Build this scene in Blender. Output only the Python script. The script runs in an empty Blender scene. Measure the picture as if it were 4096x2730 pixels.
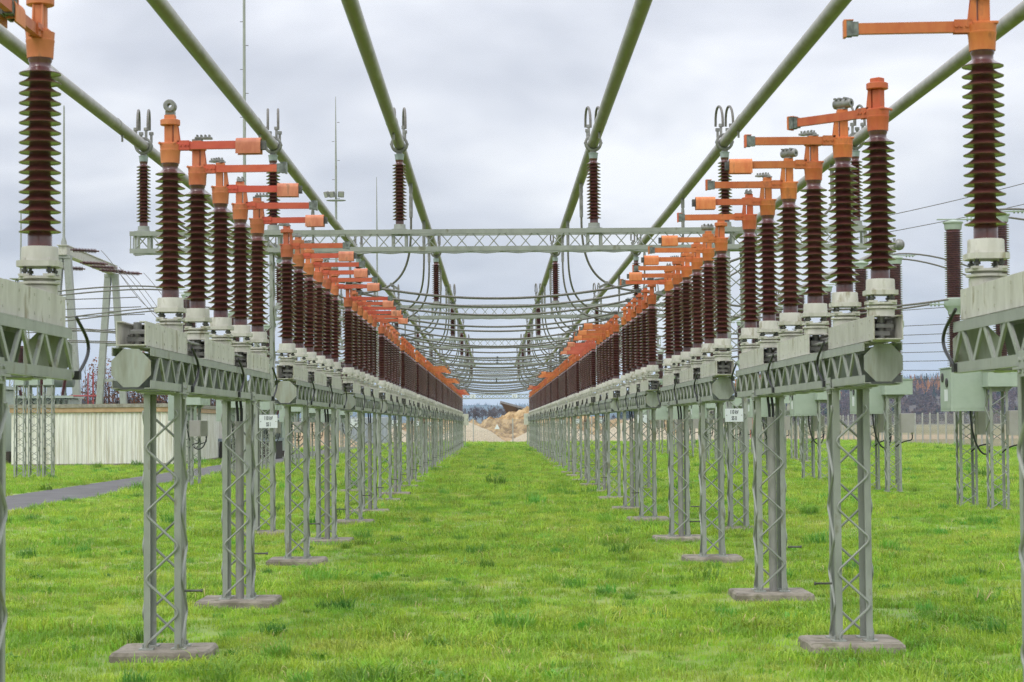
import bpy, math, random
from math import radians as R, sin, cos, pi
from mathutils import Vector, Matrix
import numpy as np
random.seed(7); rng = np.random.default_rng(7)
scn = bpy.context.scene
COL = scn.collection

# ------------------------------------------------------------------ camera
cam_d = bpy.data.cameras.new('camera'); cam = bpy.data.objects.new('camera', cam_d); COL.objects.link(cam)
cam_d.sensor_width = 36.0; cam_d.lens = 70.0; cam_d.clip_start = 0.1; cam_d.clip_end = 12000
PITCH, YAW, ROLL = 2.40, -0.52, -0.47
M = Matrix.Rotation(R(YAW), 4, 'Z') @ Matrix.Rotation(R(90+PITCH), 4, 'X') @ Matrix.Rotation(R(ROLL), 4, 'Z')
cam.matrix_world = Matrix.Translation((0, 0, 1.785)) @ M
cam_d.dof.use_dof = True; cam_d.dof.focus_distance = 42; cam_d.dof.aperture_fstop = 9.0
scn.camera = cam

# ------------------------------------------------------------------ sky, sun, exposure
SUN_EL, SUN_AZ = R(52), R(215)          # sun behind thick cloud, behind the camera on the left
w = bpy.data.worlds.new('World'); scn.world = w; w.use_nodes = True
nt = w.node_tree; nt.nodes.clear()
def N(t, **k):
    n = nt.nodes.new(t)
    for a, v in k.items(): setattr(n, a, v)
    return n
L = lambda a, b: nt.links.new(a, b)
out = N('ShaderNodeOutputWorld'); bg = N('ShaderNodeBackground'); bg.inputs['Strength'].default_value = 0.1
sky = N('ShaderNodeTexSky', sky_type='NISHITA', sun_disc=False, sun_elevation=SUN_EL, sun_rotation=SUN_AZ)
tc = N('ShaderNodeTexCoord'); sep = N('ShaderNodeSeparateXYZ'); L(tc.outputs['Generated'], sep.inputs[0])
zc = N('ShaderNodeMath', operation='MAXIMUM'); L(sep.outputs['Z'], zc.inputs[0]); zc.inputs[1].default_value = 0.0
za = N('ShaderNodeMath', operation='ADD'); L(zc.outputs[0], za.inputs[0]); za.inputs[1].default_value = 0.30
dx = N('ShaderNodeMath', operation='DIVIDE'); L(sep.outputs['X'], dx.inputs[0]); L(za.outputs[0], dx.inputs[1])
dy = N('ShaderNodeMath', operation='DIVIDE'); L(sep.outputs['Y'], dy.inputs[0]); L(za.outputs[0], dy.inputs[1])
cv = N('ShaderNodeCombineXYZ'); L(dx.outputs[0], cv.inputs[0]); L(dy.outputs[0], cv.inputs[1]); cv.inputs[2].default_value = 3.3
no = N('ShaderNodeTexNoise'); L(cv.outputs[0], no.inputs['Vector'])
no.inputs['Scale'].default_value = 2.1; no.inputs['Detail'].default_value = 4; no.inputs['Roughness'].default_value = 0.5
no.inputs['Distortion'].default_value = 0.25
rp = N('ShaderNodeValToRGB'); L(no.outputs['Fac'], rp.inputs[0])
e = rp.color_ramp.elements
e[0].position = 0.36; e[0].color = (0.54, 0.56, 0.625, 1)
e[1].position = 0.63; e[1].color = (0.93, 0.935, 0.955, 1)
m2 = e.new(0.5); m2.color = (0.71, 0.725, 0.78, 1)
# brighter, whiter band towards the horizon
hb = N('ShaderNodeMapRange'); L(zc.outputs[0], hb.inputs[0]); hb.inputs[1].default_value = 0.0; hb.inputs[2].default_value = 0.07
hb.inputs[3].default_value = 0.45; hb.inputs[4].default_value = 0.0
mh = N('ShaderNodeMixRGB'); L(hb.outputs[0], mh.inputs[0]); L(rp.outputs[0], mh.inputs[1]); mh.inputs[2].default_value = (0.86, 0.875, 0.91, 1)
# overcast sky grows brighter overhead
ov = N('ShaderNodeMath', operation='MULTIPLY_ADD'); L(zc.outputs[0], ov.inputs[0]); ov.inputs[1].default_value = 17.0; ov.inputs[2].default_value = 9.3
vm = N('ShaderNodeVectorMath', operation='SCALE'); L(mh.outputs[0], vm.inputs[0]); L(ov.outputs[0], vm.inputs['Scale'])
mx = N('ShaderNodeMixRGB'); mx.inputs[0].default_value = 0.93; L(sky.outputs[0], mx.inputs[1]); L(vm.outputs[0], mx.inputs[2])
L(mx.outputs[0], bg.inputs[0]); L(bg.outputs[0], out.inputs[0])

sun_d = bpy.data.lights.new('sun', 'SUN'); sun = bpy.data.objects.new('sun', sun_d); COL.objects.link(sun)
sun_d.energy = 1.4; sun_d.angle = R(25); sun_d.color = (1.0, 0.97, 0.92)
sd = Vector((sin(SUN_AZ)*cos(SUN_EL), cos(SUN_AZ)*cos(SUN_EL), sin(SUN_EL)))
sun.rotation_euler = sd.to_track_quat('Z', 'Y').to_euler()
vs = scn.view_settings; vs.view_transform = 'Standard'; vs.look = 'None'; vs.gamma = 1.0; vs.exposure = 0.0; vs.use_curve_mapping = False
scn.cycles.use_denoising = True; scn.cycles.denoiser = 'OPENIMAGEDENOISE'; scn.cycles.denoising_prefilter = 'NONE'; scn.cycles.max_bounces = 6; scn.cycles.transparent_max_bounces = 24; scn.cycles.volume_bounces = 1

# ------------------------------------------------------------------ materials
def mat(name, c1, c2=None, scale=6.0, rough=0.6, metal=0.0, bump=0.0, bscale=None, rnd=0.0, c3=None, stretch=None,
        coat=0.0, detail=5.0, lo=0.35, hi=0.65, world=False, hue=0.0):
    m = bpy.data.materials.new(name); m.use_nodes = True
    t = m.node_tree; n = t.nodes; l = t.links
    b = n['Principled BSDF']; b.inputs['Roughness'].default_value = rough; b.inputs['Metallic'].default_value = metal
    b.inputs['Coat Weight'].default_value = coat
    if coat: b.inputs['Coat Roughness'].default_value = 0.16
    oi = n.new('ShaderNodeObjectInfo')
    if world:
        src = n.new('ShaderNodeNewGeometry').outputs['Position']
    else:
        src = n.new('ShaderNodeTexCoord').outputs['Object']
        ad = n.new('ShaderNodeVectorMath'); ad.operation = 'ADD'
        ml = n.new('ShaderNodeMath'); ml.operation = 'MULTIPLY'; ml.inputs[1].default_value = 57.0
        l.new(oi.outputs['Random'], ml.inputs[0]); l.new(src, ad.inputs[0]); l.new(ml.outputs[0], ad.inputs[1])
        src = ad.outputs[0]
    if stretch:
        mp = n.new('ShaderNodeMapping'); mp.inputs['Scale'].default_value = stretch
        l.new(src, mp.inputs['Vector']); src = mp.outputs[0]
    nz = n.new('ShaderNodeTexNoise'); nz.inputs['Scale'].default_value = scale; nz.inputs['Detail'].default_value = detail
    nz.inputs['Roughness'].default_value = 0.6
    l.new(src, nz.inputs['Vector'])
    cr = n.new('ShaderNodeValToRGB'); l.new(nz.outputs['Fac'], cr.inputs[0])
    el = cr.color_ramp.elements; el[0].position = lo; el[1].position = hi
    el[0].color = (*c1, 1); el[1].color = (*(c2 or c1), 1)
    if c3:
        x = el.new(min(0.97, hi+0.09)); x.color = (*c3, 1)
    col = cr.outputs[0]
    if rnd:
        hs = n.new('ShaderNodeHueSaturation'); mr = n.new('ShaderNodeMapRange')
        mr.inputs[3].default_value = 1-rnd; mr.inputs[4].default_value = 1+rnd
        l.new(oi.outputs['Random'], mr.inputs[0]); l.new(mr.outputs[0], hs.inputs['Value']); l.new(col, hs.inputs['Color'])
        if hue:
            m3 = n.new('ShaderNodeMapRange'); m3.inputs[3].default_value = 0.5-hue; m3.inputs[4].default_value = 0.5+hue
            wn = n.new('ShaderNodeTexWhiteNoise'); wn.noise_dimensions = '1D'; l.new(oi.outputs['Random'], wn.inputs['W'])
            l.new(wn.outputs['Value'], m3.inputs[0]); l.new(m3.outputs[0], hs.inputs['Hue'])
        col = hs.outputs[0]
    l.new(col, b.inputs['Base Color'])
    if bump:
        bz = n.new('ShaderNodeTexNoise'); bz.inputs['Scale'].default_value = bscale or scale*6; bz.inputs['Detail'].default_value = 4
        l.new(src, bz.inputs['Vector'])
        bp = n.new('ShaderNodeBump'); bp.inputs['Strength'].default_value = bump; bp.inputs['Distance'].default_value = 0.02
        l.new(bz.outputs['Fac'], bp.inputs['Height']); l.new(bp.outputs[0], b.inputs['Normal'])
    return m

STEEL = mat('weathered green steel paint', (.255,.275,.24), (.33,.35,.315), 5, .5, bump=.06, rnd=.09, c3=(.20,.20,.14), lo=.3, hi=.6, stretch=(1,1,.5))
STEELB = mat('shade darkened green steel paint', (.105,.125,.10), (.15,.175,.14), 4, .6, rnd=.05)  # green steel with the shade inside the beams put into its colour
WHITE = mat('chalky light grey paint', (.40,.39,.325), (.555,.545,.485), 7, .6, bump=.05, rnd=.08, c3=(.30,.275,.19), lo=.3, hi=.58, stretch=(1,1,.35))
PORC = mat('brown glazed porcelain', (.075,.022,.021), (.130,.043,.040), 9, .28, coat=.55, rnd=.15, hue=.008)
ORANGE = mat('faded orange paint', (.49,.130,.055), (.58,.185,.08), 9, .55, rnd=.15, c3=(.40,.15,.075), hue=.008, hi=.6, stretch=(1,1,.4), bump=.03)
REDOR = mat('red orange paint', (.50,.085,.042), (.57,.115,.055), 11, .5, rnd=.13, c3=(.42,.11,.06), hue=.006, hi=.6, stretch=(.5,1,1))
YELOR = mat('bright orange paint', (.51,.118,.034), (.58,.168,.05), 12, .52, rnd=.14, c3=(.42,.125,.045), hue=.008, hi=.6, stretch=(1,1,.5))
PINKR = mat('faded coral red paint', (.58,.11,.07), (.64,.15,.09), 5, .55, rnd=.08, c3=(.42,.12,.06))
HOODL = mat('sun bleached orange hood', (.50,.15,.075), (.66,.25,.13), 12, .55, rnd=.08, c3=(.38,.16,.085), stretch=(1,1,.3), hi=.58)
HOODR = mat('orange hood', (.60,.16,.045), (.68,.24,.075), 16, .55, rnd=.10, c3=(.42,.14,.05), stretch=(1,1,.3), hi=.58)
ALU = mat('weathered aluminium', (.17,.17,.155), (.30,.30,.285), 12, .45, metal=.25, rnd=.08, bump=.04)
DARKM = mat('dark contact metal', (.06,.06,.055), (.14,.14,.125), 20, .45, metal=.4)
CABLE = mat('stranded aluminium cable', (.115,.108,.095), (.20,.19,.17), 30, .5, metal=.2, stretch=(1,1,1))
RUBBER = mat('black rubber hose', (.018,.018,.02), (.03,.03,.032), 10, .45)
PVC = mat('grey plastic duct', (.27,.265,.245), (.35,.345,.325), 3, .5, rnd=.05, stretch=(1,1,.3))
CONC = mat('weathered concrete', (.165,.145,.11), (.31,.275,.225), 4, .9, bump=.4, bscale=40, rnd=.12, c3=(.15,.14,.085), lo=.38, hi=.58, detail=8)
CAB = mat('pale green cabinet paint', (.35,.42,.35), (.41,.475,.41), 3, .5, rnd=.03, c3=(.33,.38,.27), hi=.7)
GREYBOX = mat('grey terminal box paint', (.30,.285,.265), (.34,.325,.305), 4, .5)
SIGNW = mat('white enamel sign', (.72,.76,.80), (.78,.81,.84), 5, .35)
SIGNT = mat('dark sign lettering', (.05,.055,.07), None, 5, .5)
ASPH = mat('damp asphalt', (.080,.077,.077), (.125,.120,.119), 1.2, .75, bump=.25, bscale=60, world=True, c3=(.15,.145,.145))
EARTH = mat('dug clay', (.20,.125,.055), (.47,.33,.165), 1.1, .95, bump=1.0, bscale=3.0, world=True, c3=(.56,.42,.24), lo=.4, hi=.58, detail=10)
GRAVEL = mat('crushed limestone gravel', (.38,.315,.21), (.57,.495,.36), 7, .95, bump=.8, bscale=14, world=True, detail=8)
YARD = mat('trampled gravel yard', (.30,.21,.12), (.42,.32,.20), .6, .95, bump=.4, bscale=6, world=True)
MEADOW = mat('autumn meadow', (.17,.155,.06), (.25,.21,.10), .02, .95, world=True, c3=(.15,.21,.06), detail=8)
WALLW = mat('white corrugated cladding', (.56,.54,.48), (.80,.79,.75), 2.2, .6, c3=(.60,.57,.49), stretch=(3,3,.12), lo=.28, hi=.5, rnd=.05)
TRIM = mat('tan eaves board', (.40,.26,.14), (.50,.34,.20), 3, .7)
ROOFG = mat('weathered parapet', (.22,.20,.16), (.36,.34,.29), 6, .9)
BROWN = mat('dark brown stained concrete', (.030,.022,.018), (.055,.042,.034), 2, .8, stretch=(2,2,.3))
REDP = mat('red painted pipe', (.30,.045,.05), (.36,.08,.08), 8, .5)
FPOST = mat('pale concrete fence post', (.34,.34,.315), (.42,.42,.40), 5, .8)
ROOFM = mat('grey metal roof', (.22,.225,.23), (.28,.285,.29), 2, .45, metal=.3)
WOODB = mat('brown timber soffit', (.10,.065,.04), (.16,.105,.065), 3, .7, stretch=(1,6,6))
BARK = mat('bare bark', (.05,.035,.03), (.09,.065,.055), 6, .9, rnd=.2)
TWIG = mat('bare twigs', (.085,.055,.05), (.13,.085,.07), 1, .9, rnd=.2, hue=.01)
REDLEAF = mat('russet leaves', (.24,.09,.06), (.34,.16,.08), 3, .8, rnd=.2)
CONIF = mat('dark conifer needles', (.018,.035,.02), (.03,.055,.03), 4, .85, rnd=.25)
WOODS = mat('leafless woodland', (.095,.054,.048), (.155,.088,.07), .15, .95, rnd=.25, hue=.02)
LARCH = mat('autumn larch', (.42,.16,.035), (.52,.23,.05), 2, .9, rnd=.2)
HILLM = mat('wooded hillside', (.05,.04,.035), (.09,.065,.05), .05, .95, world=True)
BLUEH = mat('distant spruce ridge', (.02,.035,.03), (.035,.05,.035), .03, .95, world=True)
GLASSM = mat('dark gauge glass', (.03,.035,.035), (.06,.065,.06), 5, .1)
YELL = mat('yellow insulator paint', (.55,.42,.05), (.6,.46,.08), 6, .5)
ORSIGN = mat('orange hoarding', (.62,.10,.03), (.68,.13,.04), 4, .5)

# busbar tube: aluminium with olive algae on the damp underside
TUBE = mat('busbar aluminium with algae', (.31,.295,.26), (.41,.395,.36), 5, .42, metal=.2, bump=.03)
def algae(m):
    t = m.node_tree; n = t.nodes; l = t.links; b = n['Principled BSDF']
    src = b.inputs['Base Color'].links[0].from_socket
    g = n.new('ShaderNodeNewGeometry'); s = n.new('ShaderNodeSeparateXYZ'); l.new(g.outputs['Normal'], s.inputs[0])
    nz = n.new('ShaderNodeTexNoise'); nz.inputs['Scale'].default_value = 3.0; nz.inputs['Detail'].default_value = 5
    tcx = n.new('ShaderNodeTexCoord'); mpx = n.new('ShaderNodeMapping'); mpx.inputs['Scale'].default_value = (2, .5, 2)
    l.new(tcx.outputs['Object'], mpx.inputs[0]); l.new(mpx.outputs[0], nz.inputs['Vector'])
    a = n.new('ShaderNodeMath'); a.operation = 'MULTIPLY_ADD'; a.inputs[1].default_value = .9
    l.new(nz.outputs['Fac'], a.inputs[0]); l.new(s.outputs['Z'], a.inputs[2])
    mr = n.new('ShaderNodeMapRange'); l.new(a.outputs[0], mr.inputs[0])
    mr.inputs[1].default_value = .05; mr.inputs[2].default_value = -.45; mr.inputs[3].default_value = 0; mr.inputs[4].default_value = .85
    mi = n.new('ShaderNodeMixRGB'); l.new(mr.outputs[0], mi.inputs[0]); l.new(src, mi.inputs[1]); mi.inputs[2].default_value = (.135,.125,.032,1)
    l.new(mi.outputs[0], b.inputs['Base Color'])
algae(TUBE)

def chainlink_mat():
    m = bpy.data.materials.new('chain link wire'); m.use_nodes = True
    t = m.node_tree; n = t.nodes; l = t.links; b = n['Principled BSDF']
    b.inputs['Base Color'].default_value = (.38,.36,.35,1); b.inputs['Roughness'].default_value = .5; b.inputs['Metallic'].default_value = .3
    tx = n.new('ShaderNodeTexCoord'); mp = n.new('ShaderNodeMapping'); mp.inputs['Rotation'].default_value = (0,0,0)
    sp = n.new('ShaderNodeSeparateXYZ'); l.new(tx.outputs['Object'], sp.inputs[0])
    def band(sgn):
        a = n.new('ShaderNodeMath'); a.operation = 'MULTIPLY_ADD'; l.new(sp.outputs['Z'], a.inputs[0]); a.inputs[1].default_value = sgn; l.new(sp.outputs['X'], a.inputs[2])
        k = n.new('ShaderNodeMath'); k.operation = 'MULTIPLY'; l.new(a.outputs[0], k.inputs[0]); k.inputs[1].default_value = 12.0
        f = n.new('ShaderNodeMath'); f.operation = 'FRACT'; l.new(k.outputs[0], f.inputs[0])
        c = n.new('ShaderNodeMath'); c.operation = 'LESS_THAN'; l.new(f.outputs[0], c.inputs[0]); c.inputs[1].default_value = .15
        return c.outputs[0]
    mxx = n.new('ShaderNodeMath'); mxx.operation = 'MAXIMUM'; l.new(band(1), mxx.inputs[0]); l.new(band(-1), mxx.inputs[1])
    l.new(mxx.outputs[0], b.inputs['Alpha'])
    return m
LINK = chainlink_mat()

def grass_mat(name, dark, mid, yel, trans=.25):
    m = bpy.data.materials.new(name); m.use_nodes = True
    t = m.node_tree; n = t.nodes; l = t.links; b = n['Principled BSDF']
    b.inputs['Roughness'].default_value = .55
    g = n.new('ShaderNodeNewGeometry')
    n1 = n.new('ShaderNodeTexNoise'); n1.inputs['Scale'].default_value = .42; n1.inputs['Detail'].default_value = 8; n1.inputs['Roughness'].default_value = .78
    l.new(g.outputs['Position'], n1.inputs['Vector'])
    c = n.new('ShaderNodeValToRGB'); l.new(n1.outputs['Fac'], c.inputs[0])
    el = c.color_ramp.elements; el[0].position = .34; el[0].color = (*dark, 1); el[1].position = .66; el[1].color = (*yel, 1)
    x = el.new(.5); x.color = (*mid, 1)
    oi = n.new('ShaderNodeObjectInfo'); hs = n.new('ShaderNodeHueSaturation')
    mr = n.new('ShaderNodeMapRange'); mr.inputs[3].default_value = .62; mr.inputs[4].default_value = 1.30
    l.new(oi.outputs['Random'], mr.inputs[0]); l.new(mr.outputs[0], hs.inputs['Value'])
    wn = n.new('ShaderNodeTexWhiteNoise'); wn.noise_dimensions = '1D'; l.new(oi.outputs['Random'], wn.inputs['W'])
    m3 = n.new('ShaderNodeMapRange'); m3.inputs[3].default_value = .475; m3.inputs[4].default_value = .522
    l.new(wn.outputs['Value'], m3.inputs[0]); l.new(m3.outputs[0], hs.inputs['Hue'])
    l.new(c.outputs[0], hs.inputs['Color']); l.new(hs.outputs[0], b.inputs['Base Color'])
    if trans:
        b.inputs['Subsurface Weight'].default_value = 0
        tr = n.new('ShaderNodeBsdfTranslucent'); l.new(hs.outputs[0], tr.inputs['Color'])
        ms = n.new('ShaderNodeMixShader'); ms.inputs[0].default_value = trans
        l.new(b.outputs[0], ms.inputs[1]); l.new(tr.outputs[0], ms.inputs[2])
        l.new(ms.outputs[0], n['Material Output'].inputs['Surface'])
    return m
GRASSB = grass_mat('fresh grass blades', (.185,.365,.03), (.315,.495,.042), (.47,.56,.10), .4)
TUFTB = grass_mat('dark coarse grass blades', (.10,.27,.03), (.16,.37,.04), (.24,.43,.06), .35)
DRYB = mat('straw blades', (.42,.36,.14), (.55,.47,.22), 3, .7, rnd=.2)
LAWN = grass_mat('lawn base', (.13,.25,.02), (.22,.36,.028), (.32,.39,.06), 0)

# ------------------------------------------------------------------ mesh building
class MB:
    def __init__(s): s.v = []; s.f = []; s.m = []; s.cur = 0
    def add(s, vs, fs):
        o = len(s.v); s.v.extend(tuple(p) for p in vs)
        for f in fs: s.f.append(tuple(i+o for i in f)); s.m.append(s.cur)
        return s
    def box(s, x0, x1, y0, y1, z0, z1):
        return s.add([(x0,y0,z0),(x1,y0,z0),(x1,y1,z0),(x0,y1,z0),(x0,y0,z1),(x1,y0,z1),(x1,y1,z1),(x0,y1,z1)],
                     [(0,3,2,1),(4,5,6,7),(0,1,5,4),(1,2,6,5),(2,3,7,6),(3,0,4,7)])
    def bbox(s, x0, x1, y0, y1, z0, z1, b=.004):
        """box with chamfered vertical and top edges"""
        def ring(i, z): return [(x0+i,y0+b+i*0,z),(x0+b+i*0,y0+i,z),(x1-b,y0+i,z),(x1-i,y0+b,z),(x1-i,y1-b,z),(x1-b,y1-i,z),(x0+b,y1-i,z),(x0+i,y1-b,z)]
        vs = ring(0,z0)+ring(0,z1-b)+[(x0+b,y0+2*b,z1),(x0+2*b,y0+b,z1),(x1-2*b,y0+b,z1),(x1-b,y0+2*b,z1),(x1-b,y1-2*b,z1),(x1-2*b,y1-b,z1),(x0+2*b,y1-b,z1),(x0+b,y1-2*b,z1)]
        fs = [tuple(range(7,-1,-1)), tuple(range(16,24))]
        for a in (0,8):
            for i in range(8): j=(i+1)%8; fs.append((a+i,a+j,a+8+j,a+8+i))
        return s.add(vs, fs)
    def bar(s, p0, p1, w, h, up=(0,0,1)):
        p0=Vector(p0); p1=Vector(p1); d=(p1-p0).normalized(); u=Vector(up)
        if abs(d.dot(u))>.98: u=Vector((0,1,0))
        a=d.cross(u).normalized(); b=a.cross(d); a=a*w/2; b=b*h/2
        vs=[p0-a-b,p0+a-b,p0+a+b,p0-a+b,p1-a-b,p1+a-b,p1+a+b,p1-a+b]
        return s.add(vs,[(0,1,2,3),(7,6,5,4),(0,4,5,1),(1,5,6,2),(2,6,7,3),(3,7,4,0)])
    def tube(s, pts, r, seg=6, caps=True):
        pts=[Vector(p) for p in pts]; n=len(pts); vs=[]; fs=[]
        prev=None
        for i,p in enumerate(pts):
            d=(pts[min(i+1,n-1)]-pts[max(i-1,0)]).normalized()
            if prev is None:
                a=d.orthogonal().normalized()
            else:
                a=(prev-d*prev.dot(d)).normalized()
            prev=a; b=d.cross(a)
            rr=r[i] if isinstance(r,(list,tuple)) else r
            for k in range(seg):
                t=2*pi*k/seg; vs.append(p+a*cos(t)*rr+b*sin(t)*rr)
        for i in range(n-1):
            for k in range(seg):
                j=(k+1)%seg; fs.append((i*seg+k,i*seg+j,(i+1)*seg+j,(i+1)*seg+k))
        if caps: fs.append(tuple(range(seg-1,-1,-1))); fs.append(tuple((n-1)*seg+k for k in range(seg)))
        return s.add(vs,fs)
    def lathe(s, prof, seg=20, mtx=None, caps=True):
        vs=[]; fs=[]; n=len(prof)
        for r,z in prof:
            for k in range(seg):
                t=2*pi*k/seg; p=Vector((r*cos(t),r*sin(t),z)); vs.append(mtx@p if mtx else p)
        for i in range(n-1):
            for k in range(seg):
                j=(k+1)%seg; fs.append((i*seg+k,i*seg+j,(i+1)*seg+j,(i+1)*seg+k))
        if caps: fs.append(tuple(range(seg-1,-1,-1))); fs.append(tuple((n-1)*seg+k for k in range(seg)))
        return s.add(vs,fs)
    def cyl(s, p0, p1, r, seg=12): return s.tube([p0,p1], r, seg)
    def prism(s, poly, a0, a1, axis='y'):
        def P(u,v,a): return (u,a,v) if axis=='y' else ((a,u,v) if axis=='x' else (u,v,a))
        n=len(poly); vs=[P(u,v,a0) for u,v in poly]+[P(u,v,a1) for u,v in poly]
        fs=[tuple(range(n)),tuple(range(2*n-1,n-1,-1))]
        for i in range(n): j=(i+1)%n; fs.append((i,i+n,j+n,j))
        return s.add(vs,fs)
    def mesh(s, name, mats, smooth=None):
        me=bpy.data.meshes.new(name); me.from_pydata(s.v,[],s.f)
        for m in (mats if isinstance(mats,(list,tuple)) else [mats]): me.materials.append(m)
        if any(s.m): me.polygons.foreach_set('material_index', s.m)
        if smooth:
            me.polygons.foreach_set('use_smooth',[True]*len(me.polygons)); me.set_sharp_from_angle(angle=R(smooth))
        me.update(); return me

KIDS = {}
def link(o, parent=None):
    COL.objects.link(o)
    if parent is not None:
        o.parent = parent; KIDS.setdefault(parent.name, []).append(o)
    return o
def obj(name, data, parent=None, loc=(0,0,0), rz=0.0, label=None):
    o = bpy.data.objects.new(name, data); o.location = loc
    if rz: o.rotation_euler = (0,0,rz)
    if label: o['label'] = label
    return link(o, parent)
def tag(o, label, cat, group=None, kind=None):
    o['label'] = label; o['category'] = cat
    if group: o['group'] = group
    if kind: o['kind'] = kind
    return o
def thing(name, label, cat, loc=(0,0,0), rz=0.0, group=None, data=None):
    o = bpy.data.objects.new(name, data); o.location = loc; o.rotation_euler = (0,0,rz); COL.objects.link(o)
    return tag(o, label, cat, group)
def dup(root, parent=None):
    c = root.copy(); link(c, parent)
    for k in KIDS.get(root.name, ()): dup(k, c)
    return c
def struct(name, me, label=None):
    o = obj(name, me); o['kind'] = 'structure'
    if label: o['label'] = label
    return o
ORD = ['first','second','third','fourth','fifth','sixth','seventh','eighth','ninth','tenth','eleventh','twelfth','thirteenth','fourteenth','fifteenth','sixteenth','seventeenth','eighteenth']

# ------------------------------------------------------------------ layout
XL, XR = -2.575, 2.80            # centre lines of the two disconnector rows
PITCH_Y = 10.4
FRONT = {'L': 14.15, 'R': 14.3}
SLOT0, SLOT = {'L':0.25,'R':0.06}, 1.46
BEAM_L = 7.6; BZ0, BZ1 = 2.06, 2.355
LEGS = {'L': (1.45, 5.9), 'R': (1.45, 6.05)}
NBAY = 14
GY = [33.0 + 20.8*i for i in range(6)]     # busbar gantries
TUBES = [-5.80, -3.65, -1.55, 1.68, 3.87, 6.05]
TZ = 6.46

# ------------------------------------------------------------------ ground, road, air
def sheet(name, x0, x1, y0, y1, z, m, n=1):
    b = MB(); b.add([(x0,y0,z),(x1,y0,z),(x1,y1,z),(x0,y1,z)],[(0,1,2,3)])
    return struct(name, b.mesh(name, m))
sheet('ground', -5200, 5200, -300, 9000, -.02, MEADOW)
sheet('gravel_yard', -60, 60, 196, 262, -.008, YARD)
sheet('lawn', -60, 33, -20, 196, 0, LAWN)
sheet('road', -12.9, -10.35, -20, 190, .006, ASPH)

# ------------------------------------------------------------------ lattice columns
_zz = {}
def angle_mesh(w, h, fl):
    k=('a',w,h,fl)
    if k not in _zz:
        b=MB(); q=w/2; t=.007
        b.box(q-fl,q,q-t,q,0,h); b.box(q-t,q,q-fl,q-t-.0005,0,h)
        _zz[k]=b.mesh('corner_angle', STEEL)
    return _zz[k]
def zig_mesh(w, h, per, r, fl):
    k=('z',w,h,per,r)
    if k not in _zz:
        b=MB(); q=w/2-fl*.45; y=-(w/2+r*.6); pts=[]; z=.03; sgn=-1; half=per/2; e=per*.055
        while z<h-.02:
            pts += [(sgn*q*.90,y,max(z-e,.01)),(sgn*q,y,z),(sgn*q*.90,y,min(z+e,h-.01))]
            z+=half; sgn=-sgn
        b.tube(pts, r, 6); _zz[k]=b.mesh('zigzag_bar', STEEL, 60)
    return _zz[k]
def plate_mesh(w, h, fl):
    k=('p',w,h)
    if k not in _zz:
        b=MB(); q=w/2
        b.box(-q-.02,q+.02,-q-.02,q+.02,h-.016,h-.004)
        _zz[k]=b.mesh('leg', STEEL)
        b=MB(); c=q-fl*.4; b.box(c-.055,c+.055,c-.055,c+.055,.001,.013); b.cyl((c+.03,c,.0125),(c+.03,c,.045),.009,6); _zz['f',w,h]=b.mesh('foot_plate',STEEL)
    return _zz[k]
def lattice_leg(parent, loc, w, h, fl=.05, per=.51, r=.0105, name='leg'):
    lg=obj(name, plate_mesh(w,h,fl), parent, loc)
    for i in range(4): obj('corner_angle', angle_mesh(w,h,fl), lg, rz=i*pi/2)
    for i in range(4): obj('zigzag_bar', zig_mesh(w,h,per,r,fl), lg, rz=i*pi/2)
    for i in range(4): obj('foot_plate', _zz['f',w,h], lg, rz=i*pi/2)
    return lg

# ------------------------------------------------------------------ support frames
def pad_mesh(hw, seed):
    rr=random.Random(seed); b=MB(); n=9; vs=[]; 
    c=[(-hw,-hw),(hw,-hw),(hw,hw),(-hw,hw)]; pts=[]
    for i in range(4):
        for t in (0.04,.35,.65,.96):
            a,bb=c[i],c[(i+1)%4]; pts.append((a[0]+(bb[0]-a[0])*t+rr.uniform(-.012,.012),a[1]+(bb[1]-a[1])*t+rr.uniform(-.012,.012)))
    m=len(pts)
    vs=[(x*1.03,y*1.03,-.05) for x,y in pts]+[(x,y,.052+rr.uniform(-.012,.008)) for x,y in pts]+[(x*.95,y*.95,.0715) for x,y in pts]
    fs=[]
    for a in (0,m):
        for i in range(m): j=(i+1)%m; fs.append((a+i,a+j,a+m+j,a+m+i))
    fs.append(tuple(range(2*m,3*m)))
    b.add(vs,fs); return b.mesh('concrete_pad', CONC)
PADS=[pad_mesh(.365,1),pad_mesh(.385,2),pad_mesh(.38,3)]
_ch=MB(); _ch.box(-.05,0,0,BEAM_L,-.007,0); _ch.box(-.007,0,0,BEAM_L,-.06,-.0075); CHORD=_ch.mesh('chord',STEEL)
_oc=MB(); _o=.14; _c=.085; _zm=(BZ0+BZ1)/2; _hz=(BZ1-BZ0)/2-.012
_oc.prism([(-_o+_c,-_hz),(_o-_c,-_hz),(_o,-_hz+_c),(_o,_hz-_c),(_o-_c,_hz),(-_o+_c,_hz),(-_o,_hz-_c),(-_o,-_hz+_c)],-.006,.002); PLATEM=mat('stained end plate paint',(.20,.205,.155),(.325,.35,.31),3.2,.5,bump=.08,bscale=9,rnd=.12,c3=(.27,.27,.215),stretch=(2.2,1,.35),lo=.3,hi=.52,detail=8); OCT=_oc.mesh('end_plate',PLATEM)
_br=MB(); _br.bar((0,-.125,-.118),(0,.125,.118),.038,.016,up=(1,0,0)); BRACE=_br.mesh('brace',STEEL)
_br2=MB(); _br2.bar((0,.125,-.118),(0,-.125,.118),.038,.016,up=(1,0,0)); BRACE2=_br2.mesh('brace',STEEL)
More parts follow.
